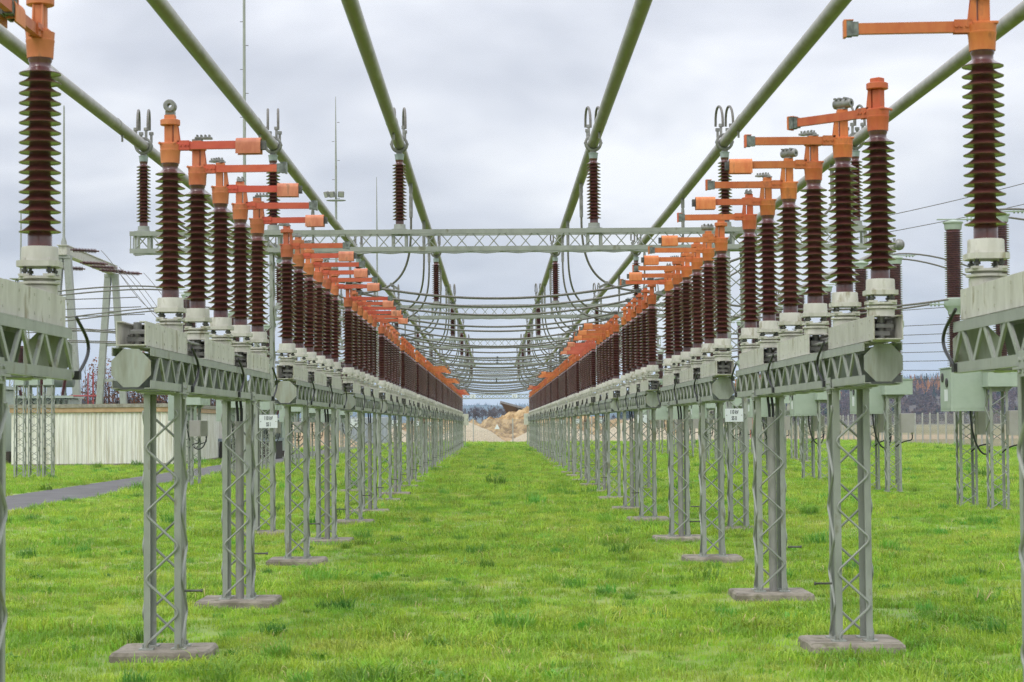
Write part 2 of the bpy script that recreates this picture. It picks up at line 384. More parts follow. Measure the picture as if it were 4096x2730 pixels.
_sp=MB(); _sp.prism([(.28,.04),(BEAM_L-.28,.04),(BEAM_L-.12,.25),(BEAM_L-.12,.26),(.12,.26),(.12,.2)],-.003,.003,'x'); SIDEP=_sp.mesh('side_plate',STEELB)
def lattice_mesh():
    b=MB()
    for i in range(15):
        y=.17+i*.5
        for dy0,dy1 in ((0,.25),(.5,.25)):
            b.bar((0,y+dy0,-.118),(0,y+dy1,.118),.038,.016,up=(1,0,0))
    return b.mesh('lattice',STEEL)
LATT=lattice_mesh()
def cap_mesh():
    b=MB(); b.box(-.13,.13,0,.30,-.010,-.003); return b.mesh('batten',STEEL)
BATT=cap_mesh()
def hose_mesh(s):
    b=MB(); pts=[]
    for i in range(15):
        t=i/14; a=pi*t
        pts.append((s*(.150+.02*sin(a)), .05*t+.22*sin(a)**1.2, .07-.33*t))
    b.tube(pts,.0105,7); b.box(s*.14-.02,s*.14+.02,.03,.09,-.29,-.24); return b.mesh('hose',RUBBER,60)
HOSE={'L':hose_mesh(1),'R':hose_mesh(-1)}
def duct_mesh():
    b=MB(); b.cyl((0,0,.05),(0,0,1.84),.042,14); 
    for z in (.35,1.0,1.5): b.lathe([(.043,z),(.046,z),(.046,z+.02),(.043,z+.02)],14,caps=False)
    return b.mesh('cable_duct',PVC,40)
DUCT=duct_mesh()
_cb=MB(); _cb.tube([(-.015,0,1.8),(-.02,0,1.92),(-.03,.01,2.02),(-.03,.02,2.1)],.014,7); _cb.tube([(.017,0,1.8),(.02,0,1.92),(.01,.01,2.02),(-.0,.02,2.1)],.014,7); LEADS=_cb.mesh('cable_lead',RUBBER,60)
_st=MB(); _st.cyl((-.30,0,.52),(-.165,0,.52),.009,6); _st.cyl((-.305,0,.52),(-.29,0,.52),.014,6); STUD=_st.mesh('earthing_stud',DARKM)

_gu=MB(); _gu.box(0,.006,-.07,.07,-.055,.075)
for _y in (-.045,.045):
    for _z in (-.03,.03): _gu.cyl((.006,_y,_z),(.017,_y,_z),.012,6)
GUSS=_gu.mesh('gusset_plate',STEEL)
def support_frame(side, near):
    s = 1 if side=='L' else -1                       # direction of the lane between the rows
    root = thing('support_frame','','support frame', group='support frames under the disconnectors')
    for sx,sz in ((1,1),(-1,1),(1,-1),(-1,-1)):
        o=obj('chord', CHORD, root, (sx*.14,0,BZ1 if sz>0 else BZ0)); o.scale=(sx,1,sz)
    if near:
        for i in range(15):
            obj('brace', BRACE, root, (s*.128,.295+i*.5,_zm)); obj('brace', BRACE2, root, (s*.128,.545+i*.5,_zm))
    else: obj('lattice', LATT, root, (s*.128,0,_zm))
    obj('side_plate', SIDEP, root, (-s*.118,0,BZ0))
    for i in range(9): obj('batten', BATT, root, (0,.05+i*.83,BZ0))
    obj('end_plate', OCT, root, (0,-.008,_zm)); obj('end_plate', OCT, root, (0,BEAM_L+.008,_zm))
    for i,ly in enumerate(LEGS[side]):
        lattice_leg(root,(0,ly,.070),.285,BZ0-.072)
        for sx in (-1,1): obj('gusset_plate', GUSS, root, (sx*.1465,ly,BZ0), rz=0 if sx>0 else pi)
        obj('concrete_pad', PADS[i], root, (0,ly,0))
        obj('earthing_stud', STUD, root, (0,ly-.1,0), rz=0 if i==0 and side=='R' else pi)
    obj('cable_duct', DUCT, root, (.02,LEGS[side][1]-.06,0)); obj('cable_lead', LEADS, root, (.02,LEGS[side][1]-.06,0))
    for i in range(3): obj('hose', HOSE[side], root, (0,SLOT0[side]+SLOT*(2*i+1)+.12,BZ1))
    return root

# ------------------------------------------------------------------ disconnectors
def porcelain(Lz, n, core, shed, z0=.09, seg=24, thin=False):
    p=(Lz-z0-.035)/n; prof=[(core*1.12,0),(core*1.12,z0*.8),(core,z0*.95)]
    for i in range(n):
        z=z0+i*p
        prof += [(core,z),(core+.012,z+.0035),(shed-.008,z+.0005),(shed-.001,z-.003),(shed,z+.0015),(shed-.006,z+p*.07),(shed*.86,z+p*.17),(shed*.71,z+p*.33),(shed*.615,z+p*.48),(core,z+p*.66),(core,z+p*.92)]
    if thin:
        prof=[(core*1.08,0),(core*1.08,z0*.8),(core,z0)]
        for i in range(n):
            z=z0+i*p; prof += [(core,z+p*.1),(shed,z+p*.28),(shed,z+p*.38),(core,z+p*.72)]
    prof += [(core,Lz-.03),(core*1.1,Lz-.02),(core*1.1,Lz)]
    b=MB(); b.lathe(prof,seg); return b.mesh('insulator',PORC,50)
INS = porcelain(1.085,17,.061,.119)
def housing_mesh(s):
    b=MB()
    b.box(-.105,-.098,-1.0,.92,.012,.185); b.box(.098,.105,-1.0,.92,.012,.185)
    for sx in (-1,1):
        x0,x1=(.06,.0975) if sx>0 else (-.0975,-.06)
        b.box(x0,x1,-1.0,.92,.178,.185)
    b.box(-.0975,.0975,-1.0,.92,.012,.02)
    b.box(-.0975,.0975,-.45,.45,.186,.190)
    for y in (-.9,-.3,.3,.85):
        b.box(-.10,.10,y-.03,y+.03,.0005,.0115)
    for y in (-.85,-.55,-.2,.15,.5,.8):                  # bolt heads on the lane side
        for z in (.05,.15): b.box(s*.105-.004,s*.105+.004,y-.008,y+.008,z-.008,z+.008)
    return b.mesh('base_housing',WHITE)
HOUS={'L':housing_mesh(1),'R':housing_mesh(-1)}
def lever_mesh():
    b=MB()
    b.cyl((0,0,.02),(0,0,.19),.03,10); b.bbox(-.075,.06,-.03,.03,.05,.085); b.bbox(-.05,.085,-.05,.02,.105,.135)
    b.cyl((-.06,-.0,.04),(-.06,0,.10),.013,8); b.cyl((.07,-.03,.09),(.07,-.03,.15),.013,8)
    b.cyl((.05,0,.12),(.05,.75,.12),.011,6)
    return b.mesh('lever',ALU,40)
LEVER=lever_mesh()
_rod=MB(); _rod.cyl((.045,.75,.135),(.045,2.2,.135),.013,6); _rod.cyl((-.05,.75,.09),(-.05,2.2,.09),.011,6); _rod.lathe([(.016,0),(.022,.0),(.022,.05),(.016,.05)],8,Matrix.Translation((.045,1.2,.135))@Matrix.Rotation(-pi/2,4,'X')); ROD=_rod.mesh('coupling_rod',ALU,40)
_tt=MB(); _tt.lathe([(.10,.186),(.10,.235),(.092,.24),(.115,.245),(.115,.258),(.085,.26),(.085,.272),(.118,.274),(.118,.288),(.06,.289)],20)
for a in range(4):
    x,y=.098*cos(a*pi/2+pi/4),.098*sin(a*pi/2+pi/4); _tt.box(x-.03,x+.03,y-.03,y+.03,.2881,.302)
TURN=_tt.mesh('turntable',WHITE,40)
_bo=MB(); _bo.cyl((0,0,.302),(0,0,.342),.011,6); _bo.cyl((0,0,.312),(0,0,.328),.02,6); BOLT=_bo.mesh('bolt',DARKM)
_tf=MB(); _tf.v=list(_tt.v); _tf.f=list(_tt.f); _tf.m=list(_tt.m)
for a in range(4):
    x,y=.098*cos(a*pi/2+pi/4),.098*sin(a*pi/2+pi/4); _tf.cyl((x,y,.302),(x,y,.342),.012,5)
TURNF=_tf.mesh('turntable',WHITE,40)
_fl=MB(); q=.116; k=.04
_fl.prism([(-q+k,-q),(q-k,-q),(q,-q+k),(q,q-k),(q-k,q),(-q+k,q),(-q,q-k),(-q,-q+k)],.343,.3765,'z')
_fl.lathe([(.107,.377),(.104,.392),(.1025,.452),(.098,.4585),(.07,.459)],24)
for a in range(4):
    x,y=.098*cos(a*pi/2+pi/4),.098*sin(a*pi/2+pi/4); _fl.cyl((x,y,.377),(x,y,.392),.019,6)
FLANGE=_fl.mesh('base_flange',WHITE,40)

def head_mesh(m):
    b=MB()
    b.lathe([(.068,-.004),(.074,-.004),(.0795,.088),(.0815,.092),(.0815,.102),(.079,.104),(.083,.145),(.05,.146)],22)
    b.bbox(-.085,.06,-.06,.06,.1465,.160)
    b.bbox(-.042,.024,-.034,.034,.160,.300,.006)
    b.prism([(.034,.162),(.080,.162),(.062,.300),(.034,.300)],-.03,-.022,'y'); b.prism([(.034,.162),(.080,.162),(.062,.300),(.034,.300)],.022,.03,'y')
    b.box(.034,.056,-.0219,.0219,.165,.296)
    b.lathe([(.074,.3005),(.079,.304),(.079,.342),(.074,.346)],22)
    b.bbox(-.042,.042,-.034,.034,.346,.384)
    for x in (-.07,.045):
        b.cyl((x,-.061,.153),(x,-.075,.153),.010,6)
    return b.mesh('head',m,40)
HEADS={'or':head_mesh(ORANGE),'ye':head_mesh(YELOR),'pk':head_mesh(PINKR)}
def arm_mesh(m, hood):
    b=MB(); e=.535 if hood else .700
    b.box(.078,e,-.019,.019,.106,.168); b.box(.06,.16,-.030,-.0195,.100,.176); b.box(.06,.16,.0195,.030,.100,.176)
    for x in (.09,.125,.15): b.cyl((x,-.040,.138),(x,.040,.138),.009,6)
    return b.mesh('arm',m)
ARMS={(c,h):arm_mesh(m,h) for c,m in (('rd',REDOR),('ye',YELOR),('pk',PINKR)) for h in (0,1)}
def hood_mesh(m):
    b=MB(); hw=.052; prof=[]
    for i in range(9):
        a=pi*i/8; prof.append((hw*cos(a), .145+.047*sin(a)))
    prof=[(hw,.062)]+prof+[(-hw,.062)]
    inner=[(u*.9,.062 if v<.1 else .145+(v-.145)*.88) for u,v in prof]; n=len(prof)
    x0,x1=.535,.735; vs=[]
    for x in (x0,x1): vs+=[(x,u,v) for u,v in prof]
    for x in (x0,x1): vs+=[(x,u,v) for u,v in inner]
    fs=[]
    for i in range(n-1):
        fs.append((i,i+1,n+i+1,n+i)); fs.append((2*n+i+1,2*n+i,3*n+i,3*n+i+1))
        fs.append((i,2*n+i,2*n+i+1,i+1)); fs.append((n+i+1,3*n+i+1,3*n+i,n+i))
    fs.append((0,n,3*n,2*n)); fs.append((n-1,3*n-1,4*n-1,2*n-1))
    b.add(vs,fs); b.cur=0
    b.cur=1; b.box(.54,.77,-.03,-.012,.095,.165); b.box(.54,.77,.012,.03,.095,.165); b.box(.742,.765,-.011,.011,.10,.15)
    return b.mesh('contact_hood',[m,DARKM],40)
HOODS={'rd':hood_mesh(HOODL),'ye':hood_mesh(HOODR),'pk':hood_mesh(HOODL)}
def jaw_mesh(m):
    b=MB(); b.cur=0; b.box(.7705,.786,-.034,.034,.088,.188); b.box(.73,.77,-.034,.034,.1825,.188); b.cur=1; b.box(.7003,.735,-.022,.022,.098,.176); b.box(.735,.775,-.030,-.021,.094,.182); b.box(.735,.775,.021,.030,.094,.182)
    b.box(.735,.77,-.0209,.0209,.158,.172); b.box(.735,.77,-.0209,.0209,.10,.114); return b.mesh('contact_jaw',[m,JAWM])
JAWM=mat('verdigris contact metal',(.10,.11,.10),(.24,.27,.25),25,.45,metal=.3)
JAW={'rd':jaw_mesh(JAWM),'ye':jaw_mesh(YELOR),'pk':jaw_mesh(JAWM)}
def clamp_mesh(kind):
    b=MB()
    if kind=='ring':
        mt=Matrix.Translation((0,-.05,.455))@Matrix.Rotation(-pi/2,4,'X')
        b.lathe([(.018,0),(.044,0),(.05,.006),(.05,.084),(.044,.09),(.018,.09),(.018,0)],18,mt,caps=False); b.bbox(-.036,.036,-.03,.05,.3845,.42)
    elif kind=='block':
        b.bbox(-.045,.045,-.03,.03,.3845,.400); b.bbox(-.02,.13,-.035,.035,.4005,.418)
        for x in (.0,.035,.07,.105):
            for y in (-.02,.02): b.cyl((x,y,.419),(x,y,.437),.009,6)
    else:
        mt=Matrix.Translation((-.09,0,.43))@Matrix.Rotation(pi/2,4,'Y')
        b.lathe([(.015,0),(.034,0),(.038,.01),(.038,.15),(.034,.16),(.015,.16),(.015,0)],14,mt,caps=False); b.bbox(-.04,.04,-.025,.025,.3845,.398)
        for x in (-.05,.0,.04): b.box(x-.009,x+.009,-.05,.05,.462,.476)
    return b.mesh('terminal_clamp',ALU,40)
CLAMPS={k:clamp_mesh(k) for k in ('ring','block','tube')}

def disconnector(side, near, rod=True):
    """one pole: housing with two turning posts; posts are children so that head and arm turn together"""
    root = thing('disconnector','','disconnector', group='disconnectors in two long rows')
    obj('base_housing', HOUS[side], root)
    if rod: obj('coupling_rod', ROD, root)
    return root
def post(root, side, y, near, colors, hood, ang, clamp, bare=False):
    hc, ac = colors
    obj('lever', LEVER, root, (0,y,0), rz=0 if y<0 else pi)
    if bare: return
    t=obj('turntable', TURN if near else TURNF, root, (0,y,0))
    if near:
        for a in range(4): obj('bolt', BOLT, t, (.098*cos(a*pi/2+pi/4),.098*sin(a*pi/2+pi/4),0))
    obj('base_flange', FLANGE, root, (0,y,0))
    obj('insulator', INS, root, (0,y,.455), rz=random.random()*6)
    h=obj('head', HEADS[hc], root, (0,y,1.54), rz=ang)
    if clamp: obj('terminal_clamp', CLAMPS[clamp], h, rz=-ang+(0 if clamp=='ring' else random.choice((0,pi/2,2.4))))
    a=obj('arm', ARMS[(ac,1 if hood else 0)], root, (0,y,1.54), rz=ang)
    obj('contact_hood' if hood else 'contact_jaw', HOODS[ac] if hood else JAW[ac], a)

OPEN={'L':{0,1,2,6,8,11,12},'R':{0,1,3,4,7,10}}
COLR={'L':{k:('or','rd') for k in range(-1,NBAY)},'R':{k:('ye','ye') for k in range(-1,NBAY)}}
COLR['L'][6]=('ye','ye'); COLR['L'][8]=('ye','ye'); COLR['L'][3]=('or','ye'); COLR['L'][4]=('ye','ye'); COLR['L'][5]=('ye','ye'); COLR['L'][7]=('ye','ye'); COLR['L'][-1]=('or','ye')
COLR['R'][4]=('pk','pk'); COLR['R'][5]=('ye','pk'); COLR['R'][10]=('ye','rd')
ROWN={'L':'SS I','R':'SS II'}
protos={}
for side,X in (('L',XL),('R',XR)):
    s = 1 if side=='L' else -1
    inward = 0.0 if side=='L' else pi
    protos[side,True]=None; protos[side,False]=None
    for k in range(-1,NBAY):
        near = k<=1
        y0=FRONT[side]+PITCH_Y*k-(.4 if side=='R' and k==1 else 0)
        if protos[side,near] is None: fr=protos[side,near]=support_frame(side,near)
        else: fr=dup(protos[side,near])
        fr.location=(X,y0,0) if k>=0 or side=='R' else (X+.012,y0+.10,0)
        fr['label']=('green lattice support frame cut by the picture edge, nearest in the row signed %s'%ROWN[side] if k<0 else
                     'green lattice support frame on two legs, %s complete one in the row signed %s'%(ORD[k],ROWN[side]))
        for p in range(3):
            if k<0 and p<2: continue
            op = k in OPEN[side]
            root=disconnector(side,near,p<2)
            root.location=(X, y0+SLOT0[side]+SLOT*(2*p+.5), BZ1)
            miss = side=='L' and k==0 and p==0
            for j,y in enumerate((-SLOT/2,SLOT/2)):
                slot=2*p+j
                hood = (slot%2==1) if side=='L' else (slot%2==0)
                if side=='R' and k==0 and slot==0: hood=False
                if side=='R' and k==0 and slot==5: hood=False
                op2 = op or (side=='R' and k<0)
                if op2: ang = inward + random.uniform(-.07,.07)
                else: ang = (pi/2 if j==0 else -pi/2) + random.uniform(-.02,.02)
                if side=='R' and k==0 and slot==0: ang = inward+.78-1.56
                cl = 'ring' if (side=='L' and k==0 and slot==1) else (random.choice(('block','tube')) if k<2 else 'block')
                if side=='R' and k==0: cl={1:'tube',3:'tube'}.get(slot,'block' if slot else None)
                post(root,side,y,near,COLR[side][k],hood,ang,cl,bare=(miss and j==0))
            st = 'open' if op or (side=='R' and k<0) else 'closed'
            pos = ('front','middle','rear')[p]
            if k<0: lab='brown insulator post disconnector cut by the picture edge, nearest in the %s row'%ROWN[side]
            elif miss: lab='open disconnector with its front insulator missing, front of the SS I row'
            else: lab='%s orange-headed disconnector, %s of three on the %s frame of the %s row'%(st,pos,ORD[k],ROWN[side])
            root['label']=lab

# ------------------------------------------------------------------ busbar gantries
GX0,GX1,GZ0,GZ1=-6.0,6.25,4.66,5.02
def gantry():
    root=thing('busbar_gantry','','gantry',group='gantries crossing over the lane')
    for x in (-3.80,4.02): lattice_leg(root,(x,0,.04),.31,GZ0-.04,.055,.52,.010,'column')
    for x in (-3.80,4.02): obj('concrete_pad',PADS[2],root,(x,0,-.01))
    c=MB(); c.box(GX0,GX1,-.04,.0,-.075,0); CH=c.mesh('chord',STEEL)
    for y,z,sy,sz in ((-.15,GZ1,-1,1),(.15,GZ1,1,1),(-.15,GZ0,-1,-1),(.15,GZ0,1,-1)):
        o=obj('chord',CH,root,(0,y,z)); o.scale=(1,-sy,sz)
    z=MB(); pts=[]; per=.53; n=int((GX1-GX0-.1)/(per/2)); hz=(GZ1-GZ0)/2-.05
    for i in range(n+1):
        x=GX0+.06+i*per/2; sg=1 if i%2 else -1
        pts+=[(x-.03,0,sg*hz*.9),(x,0,sg*hz),(x+.03,0,sg*hz*.9)]
    z.tube(pts,.0095,6); ZG=z.mesh('zigzag_bar',STEEL,60)
    obj('zigzag_bar',ZG,root,(0,-.158,(GZ0+GZ1)/2)); o=obj('zigzag_bar',ZG,root,(0,.158,(GZ0+GZ1)/2)); o.scale=(1,1,-1)
    o=obj('zigzag_bar',ZG,root,(0,0,GZ0-.012)); o.rotation_euler=(pi/2,0,0)
    bt=MB()
    bt.box(-.13,-.085,-.1485,-.142,GZ0+.0752,GZ1-.0752); bt.box(.085,.13,-.1485,-.142,GZ0+.0752,GZ1-.0752)
    bt.box(-.13,-.085,.142,.1485,GZ0+.0752,GZ1-.0752); bt.box(.085,.13,.142,.1485,GZ0+.0752,GZ1-.0752)
    bt.box(-.13,.13,-.15,.15,GZ1+.001,GZ1+.012)
    BT=bt.mesh('batten',STEEL)
    for x in TUBES: obj('batten',BT,root,(x,0,0))
    ep=MB(); ep.box(-.004,.004,-.145,-.1,GZ0+.076,GZ1-.076); ep.box(-.004,.004,.1,.145,GZ0+.076,GZ1-.076); EP=ep.mesh('batten',STEEL)
    obj('batten',EP,root,(GX0+.006,0,0)); obj('batten',EP,root,(GX1-.006,0,0))
    return root
def post_insulator():
    r=thing('post_insulator','','insulator',group='post insulators carrying the busbar tubes')
    f=MB(); f.lathe([(.11,.013),(.11,.03),(.098,.035),(.095,.10),(.06,.101)],20); obj('base_flange',f.mesh('base_flange',STEEL,40),r)
    obj('insulator',INS,r,(0,0,.095))
    c=MB(); c.lathe([(.055,1.175),(.07,1.178),(.077,1.255),(.083,1.258),(.083,1.272),(.04,1.273)],20); obj('cap',c.mesh('cap',mat('blue grey cap',(.30,.36,.36),(.36,.42,.42),6,.5),40),r)
    k=MB(); tz=TZ-GZ1
    mt=Matrix.Translation((0,-.05,tz))@Matrix.Rotation(-pi/2,4,'X')
    k.lathe([(.102,0),(.135,0),(.148,.012),(.148,.03),(.135,.045),(.135,.055),(.148,.07),(.148,.088),(.135,.10),(.102,.10),(.102,0)],26,mt,caps=False)
    k.bbox(-.05,.05,-.04,.04,1.2735,tz-.125)
    k.box(-.155,-.135,-.03,.03,tz-.012,tz+.012); k.box(.135,.155,-.03,.03,tz-.012,tz+.012)
    obj('tube_clamp',k.mesh('tube_clamp',ALU,40),r)
    k=MB(); k.bbox(-.02,.02,-.022,.022,.09,.22); k.bbox(-.035,.035,-.03,.03,.2195,.27); LC=k.mesh('loop_clamp',ALU,40)
    for x in (-.085,.085):
        for y in (-.25,.25): obj('loop_clamp',LC,r,(x,y,tz))
    return r
G0=None; P0=None
TN=['outermost left','middle left','innermost left','innermost right','middle right','outermost right']
for gi,gy in enumerate(GY):
    g=G0=gantry() if G0 is None else G0
    if gi: g=dup(G0)
    g.location=(0,gy,0); g['label']='green lattice gantry crossing over both rows, %s from the camera'%ORD[gi]
    for ti,x in enumerate(TUBES):
        if P0 is None: p=P0=post_insulator()
        else: p=dup(P0)
        p.location=(x,gy,GZ1)
        p['label']='brown post insulator under the %s busbar tube on the %s gantry'%(TN[ti],ORD[gi])
# tubes
for ti,x in enumerate(TUBES):
    t=thing('busbar_tube','thick grey busbar tube with green algae, %s of the six overhead'%TN[ti],'busbar',(x,0,TZ),group='six overhead busbar tubes')
    cuts=[-8.6,12.2]+GY+[158]
    for a,bb in zip(cuts,cuts[1:]):
        m=MB(); m.tube([(0,a+.02,0),(0,(a+bb)/2,-.02),(0,bb-.02,0)],.092,20); obj('tube_section',m.mesh('tube_section',TUBE,40),t)
    sl=MB(); sl.lathe([(.093,0),(.0955,.004),(.0955,.16),(.093,.164)],20,Matrix.Rotation(-pi/2,4,'X'),caps=False); SL=sl.mesh('joint_sleeve',TUBE,40)
    dr=MB(); dr.cyl((0,0,-.09),(0,0,-.20),.017,8); dr.box(-.02,.02,-.02,.02,-.12,-.095); DR=dr.mesh('drain_stub',ALU)
    lp=MB()
    for sx in (-.085,.085):
        pts=[]
        for i in range(13):
            a=pi*i/12; pts.append((sx+.03*cos(a),-.27*cos(a),.26+.34*sin(a)**.7-.04*cos(a)))
        lp.tube(pts,.021,8)
    LP=lp.mesh('expansion_loop',CABLE,60)
    for gy in GY:
        obj('expansion_loop',LP,t,(0,gy,0)); obj('joint_sleeve',SL,t,(0,gy-2.5,0)); obj('drain_stub',DR,t,(0,gy-1.9,0))

# ------------------------------------------------------------------ conductors
def sag(p0,p1,s,n=20):
    p0=Vector(p0); p1=Vector(p1); return [p0.lerp(p1,i/n)-Vector((0,0,s*4*(i/n)*(1-i/n))) for i in range(n+1)]
def bez(p0,p1,p2,p3,n=18):
    P=[Vector(p) for p in (p0,p1,p2,p3)]
    return [P[0]*(1-t)**3+P[1]*3*t*(1-t)**2+P[2]*3*t*t*(1-t)+P[3]*t**3 for t in (i/n for i in range(n+1))]
HEADZ=BZ1+1.54+.43
def slot_y(side,k,sl): return FRONT[side]+PITCH_Y*k+SLOT0[side]+SLOT*sl
for k in range(2,NBAY-1):
    for sl in (0,2,4):
        a=(XL,slot_y('L',k,sl),HEADZ); bb=(XR,slot_y('R',k,sl),HEADZ)
        m=MB(); m.tube(sag(a,bb,.30+random.uniform(-.04,.05)),.022,8)
        o=thing('conductor_cable','stranded cable sagging across the lane at the %s frames, %s of three'%(ORD[k],{0:'front',2:'middle',4:'rear'}[sl]),'cable',group='cables sagging across the lane')
        obj('strand',m.mesh('strand',CABLE,60),o)
        e=MB()
        for q in (a,bb):
            sg=1 if q[0]<0 else -1
            e.bbox(q[0]+sg*.02-.06,q[0]+sg*.02+.06,q[1]-.035,q[1]+.035,q[2]-.03,q[2]+.03)
            for i in range(4): e.cyl((q[0]-.045+.03*i,q[1]-.02,q[2]+.03),(q[0]-.045+.03*i,q[1]-.02,q[2]+.055),.008,5)
        obj('cable_clamp',e.mesh('cable_clamp',DARKM),o)
        if k in (5,8):
            c=MB(); cx=(a[0]+bb[0])/2; p=sag(a,bb,.30)[10]; c.box(cx-.03,cx+.03,p.y-.035,p.y+.035,p.z-.045,p.z+.03); obj('spacer',c.mesh('spacer',DARKM),o)
def dropper(tx,ty,side,k,sl,desc,curl=1.0):
    s=1 if side=='L' else -1; X=XL if side=='L' else XR
    e=(X,slot_y(side,k,sl),HEADZ); top=(tx,ty,TZ-.12)
    out=1 if tx>X else -1
    m=MB(); m.tube(bez((tx,ty,TZ-.75),(tx,ty+.03,TZ-1.55*curl),(X+out*.95,e[1],HEADZ+.06),(X+out*.05,e[1],HEADZ)),.0215,8)
    o=thing('dropper_cable',desc,'cable',group='droppers from the busbar tubes')
    obj('strand',m.mesh('strand',CABLE,60),o)
    c=MB(); c.tube([(tx,ty,TZ-.75),(tx,ty,TZ-.36),(tx,ty,TZ-.28)],[.034,.036,.026],10); c.bbox(tx-.035,tx+.035,ty-.02,ty+.02,TZ-.29,TZ-.09); obj('cable_lug',c.mesh('cable_lug',ALU,40),o)
    p=bez((tx,ty,TZ-.75),(tx,ty+.03,TZ-1.55*curl),(X+out*.95,e[1],HEADZ+.06),(X+out*.05,e[1],HEADZ))[13]
    c=MB(); c.bbox(p.x-.03,p.x+.03,p.y-.05,p.y+.05,p.z-.03,p.z+.03); c.bar((p.x,p.y,p.z-.02),(p.x+out*.14,p.y,p.z-.09),.04,.045); obj('cable_clamp',c.mesh('cable_clamp',ALU),o)
for side in 'LR':
    for k in range(2,NBAY-1):
        f=FRONT[side]+PITCH_Y*k
        sg='left' if side=='L' else 'right'
        i1,i2,i3=(2,1,0) if side=='L' else (3,4,5)
        dropper(TUBES[i1],f+2.6,side,k,2,'curved dropper from the innermost %s tube to the %s frame of the %s row'%(sg,ORD[k],ROWN[side]))
        dropper(TUBES[i2],f+5.3,side,k,4,'dropper from the middle %s tube to the %s frame of the %s row'%(sg,ORD[k],ROWN[side]))
        dropper(TUBES[i3],f+.2,side,k,0,'dropper from the outermost %s tube to the %s frame of the %s row'%(sg,ORD[k],ROWN[side]),.8)
        if k>2: dropper(TUBES[i1],f-.9,side,k,0,'second dropper from the innermost %s tube, before the %s frame of the %s row'%(sg,ORD[k],ROWN[side]),1.1)

# ------------------------------------------------------------------ signs
def sign(lines, loc, wd, hg, label, cat='sign', size=.075, group=None):
    b=MB(); b.bbox(-wd/2,wd/2,-.004,.004,0,hg,.002)
    o=thing('voltage_sign',label,cat,loc,group=group)
    obj('plate',b.mesh('plate',SIGNW),o)
    n=len(lines)
    for i,t in enumerate(lines):
        cu=bpy.data.curves.new('lettering','FONT'); cu.body=t; cu.size=size; cu.align_x='CENTER'; cu.align_y='CENTER'; cu.extrude=.0008; cu.offset=.0022
        cu.materials.append(SIGNT)
        tmp=bpy.data.objects.new('lettering',cu); COL.objects.link(tmp); bpy.context.view_layer.update(); me=bpy.data.meshes.new_from_object(tmp.evaluated_get(bpy.context.evaluated_depsgraph_get())); COL.objects.unlink(tmp); bpy.data.objects.remove(tmp)
        x=obj('lettering',me,o,(0,-.0055,hg*(1-(i+.55)/(n+.1)))); x.rotation_euler=(pi/2,0,0); x.scale=(.66,1.18,1)
    c=MB()
    for x in (-wd/2+.025,wd/2-.025): c.cyl((x,-.004,hg/2),(x,-.009,hg/2),.008,8)
    obj('screw',c.mesh('screw',ALU),o)
    return o
for gi,gy in enumerate(GY):
    sign(['110 kV','SS I'],(-3.72,gy-.19,1.76),.30,.215,'white 110 kV SS I sign on the left column of the %s gantry'%ORD[gi],group='110 kV SS I signs')
    sign(['110 kV','SS II'],(3.95,gy-.19,1.80),.30,.215,'white 110 kV SS II sign on the right column of the %s gantry'%ORD[gi],group='110 kV SS II signs')

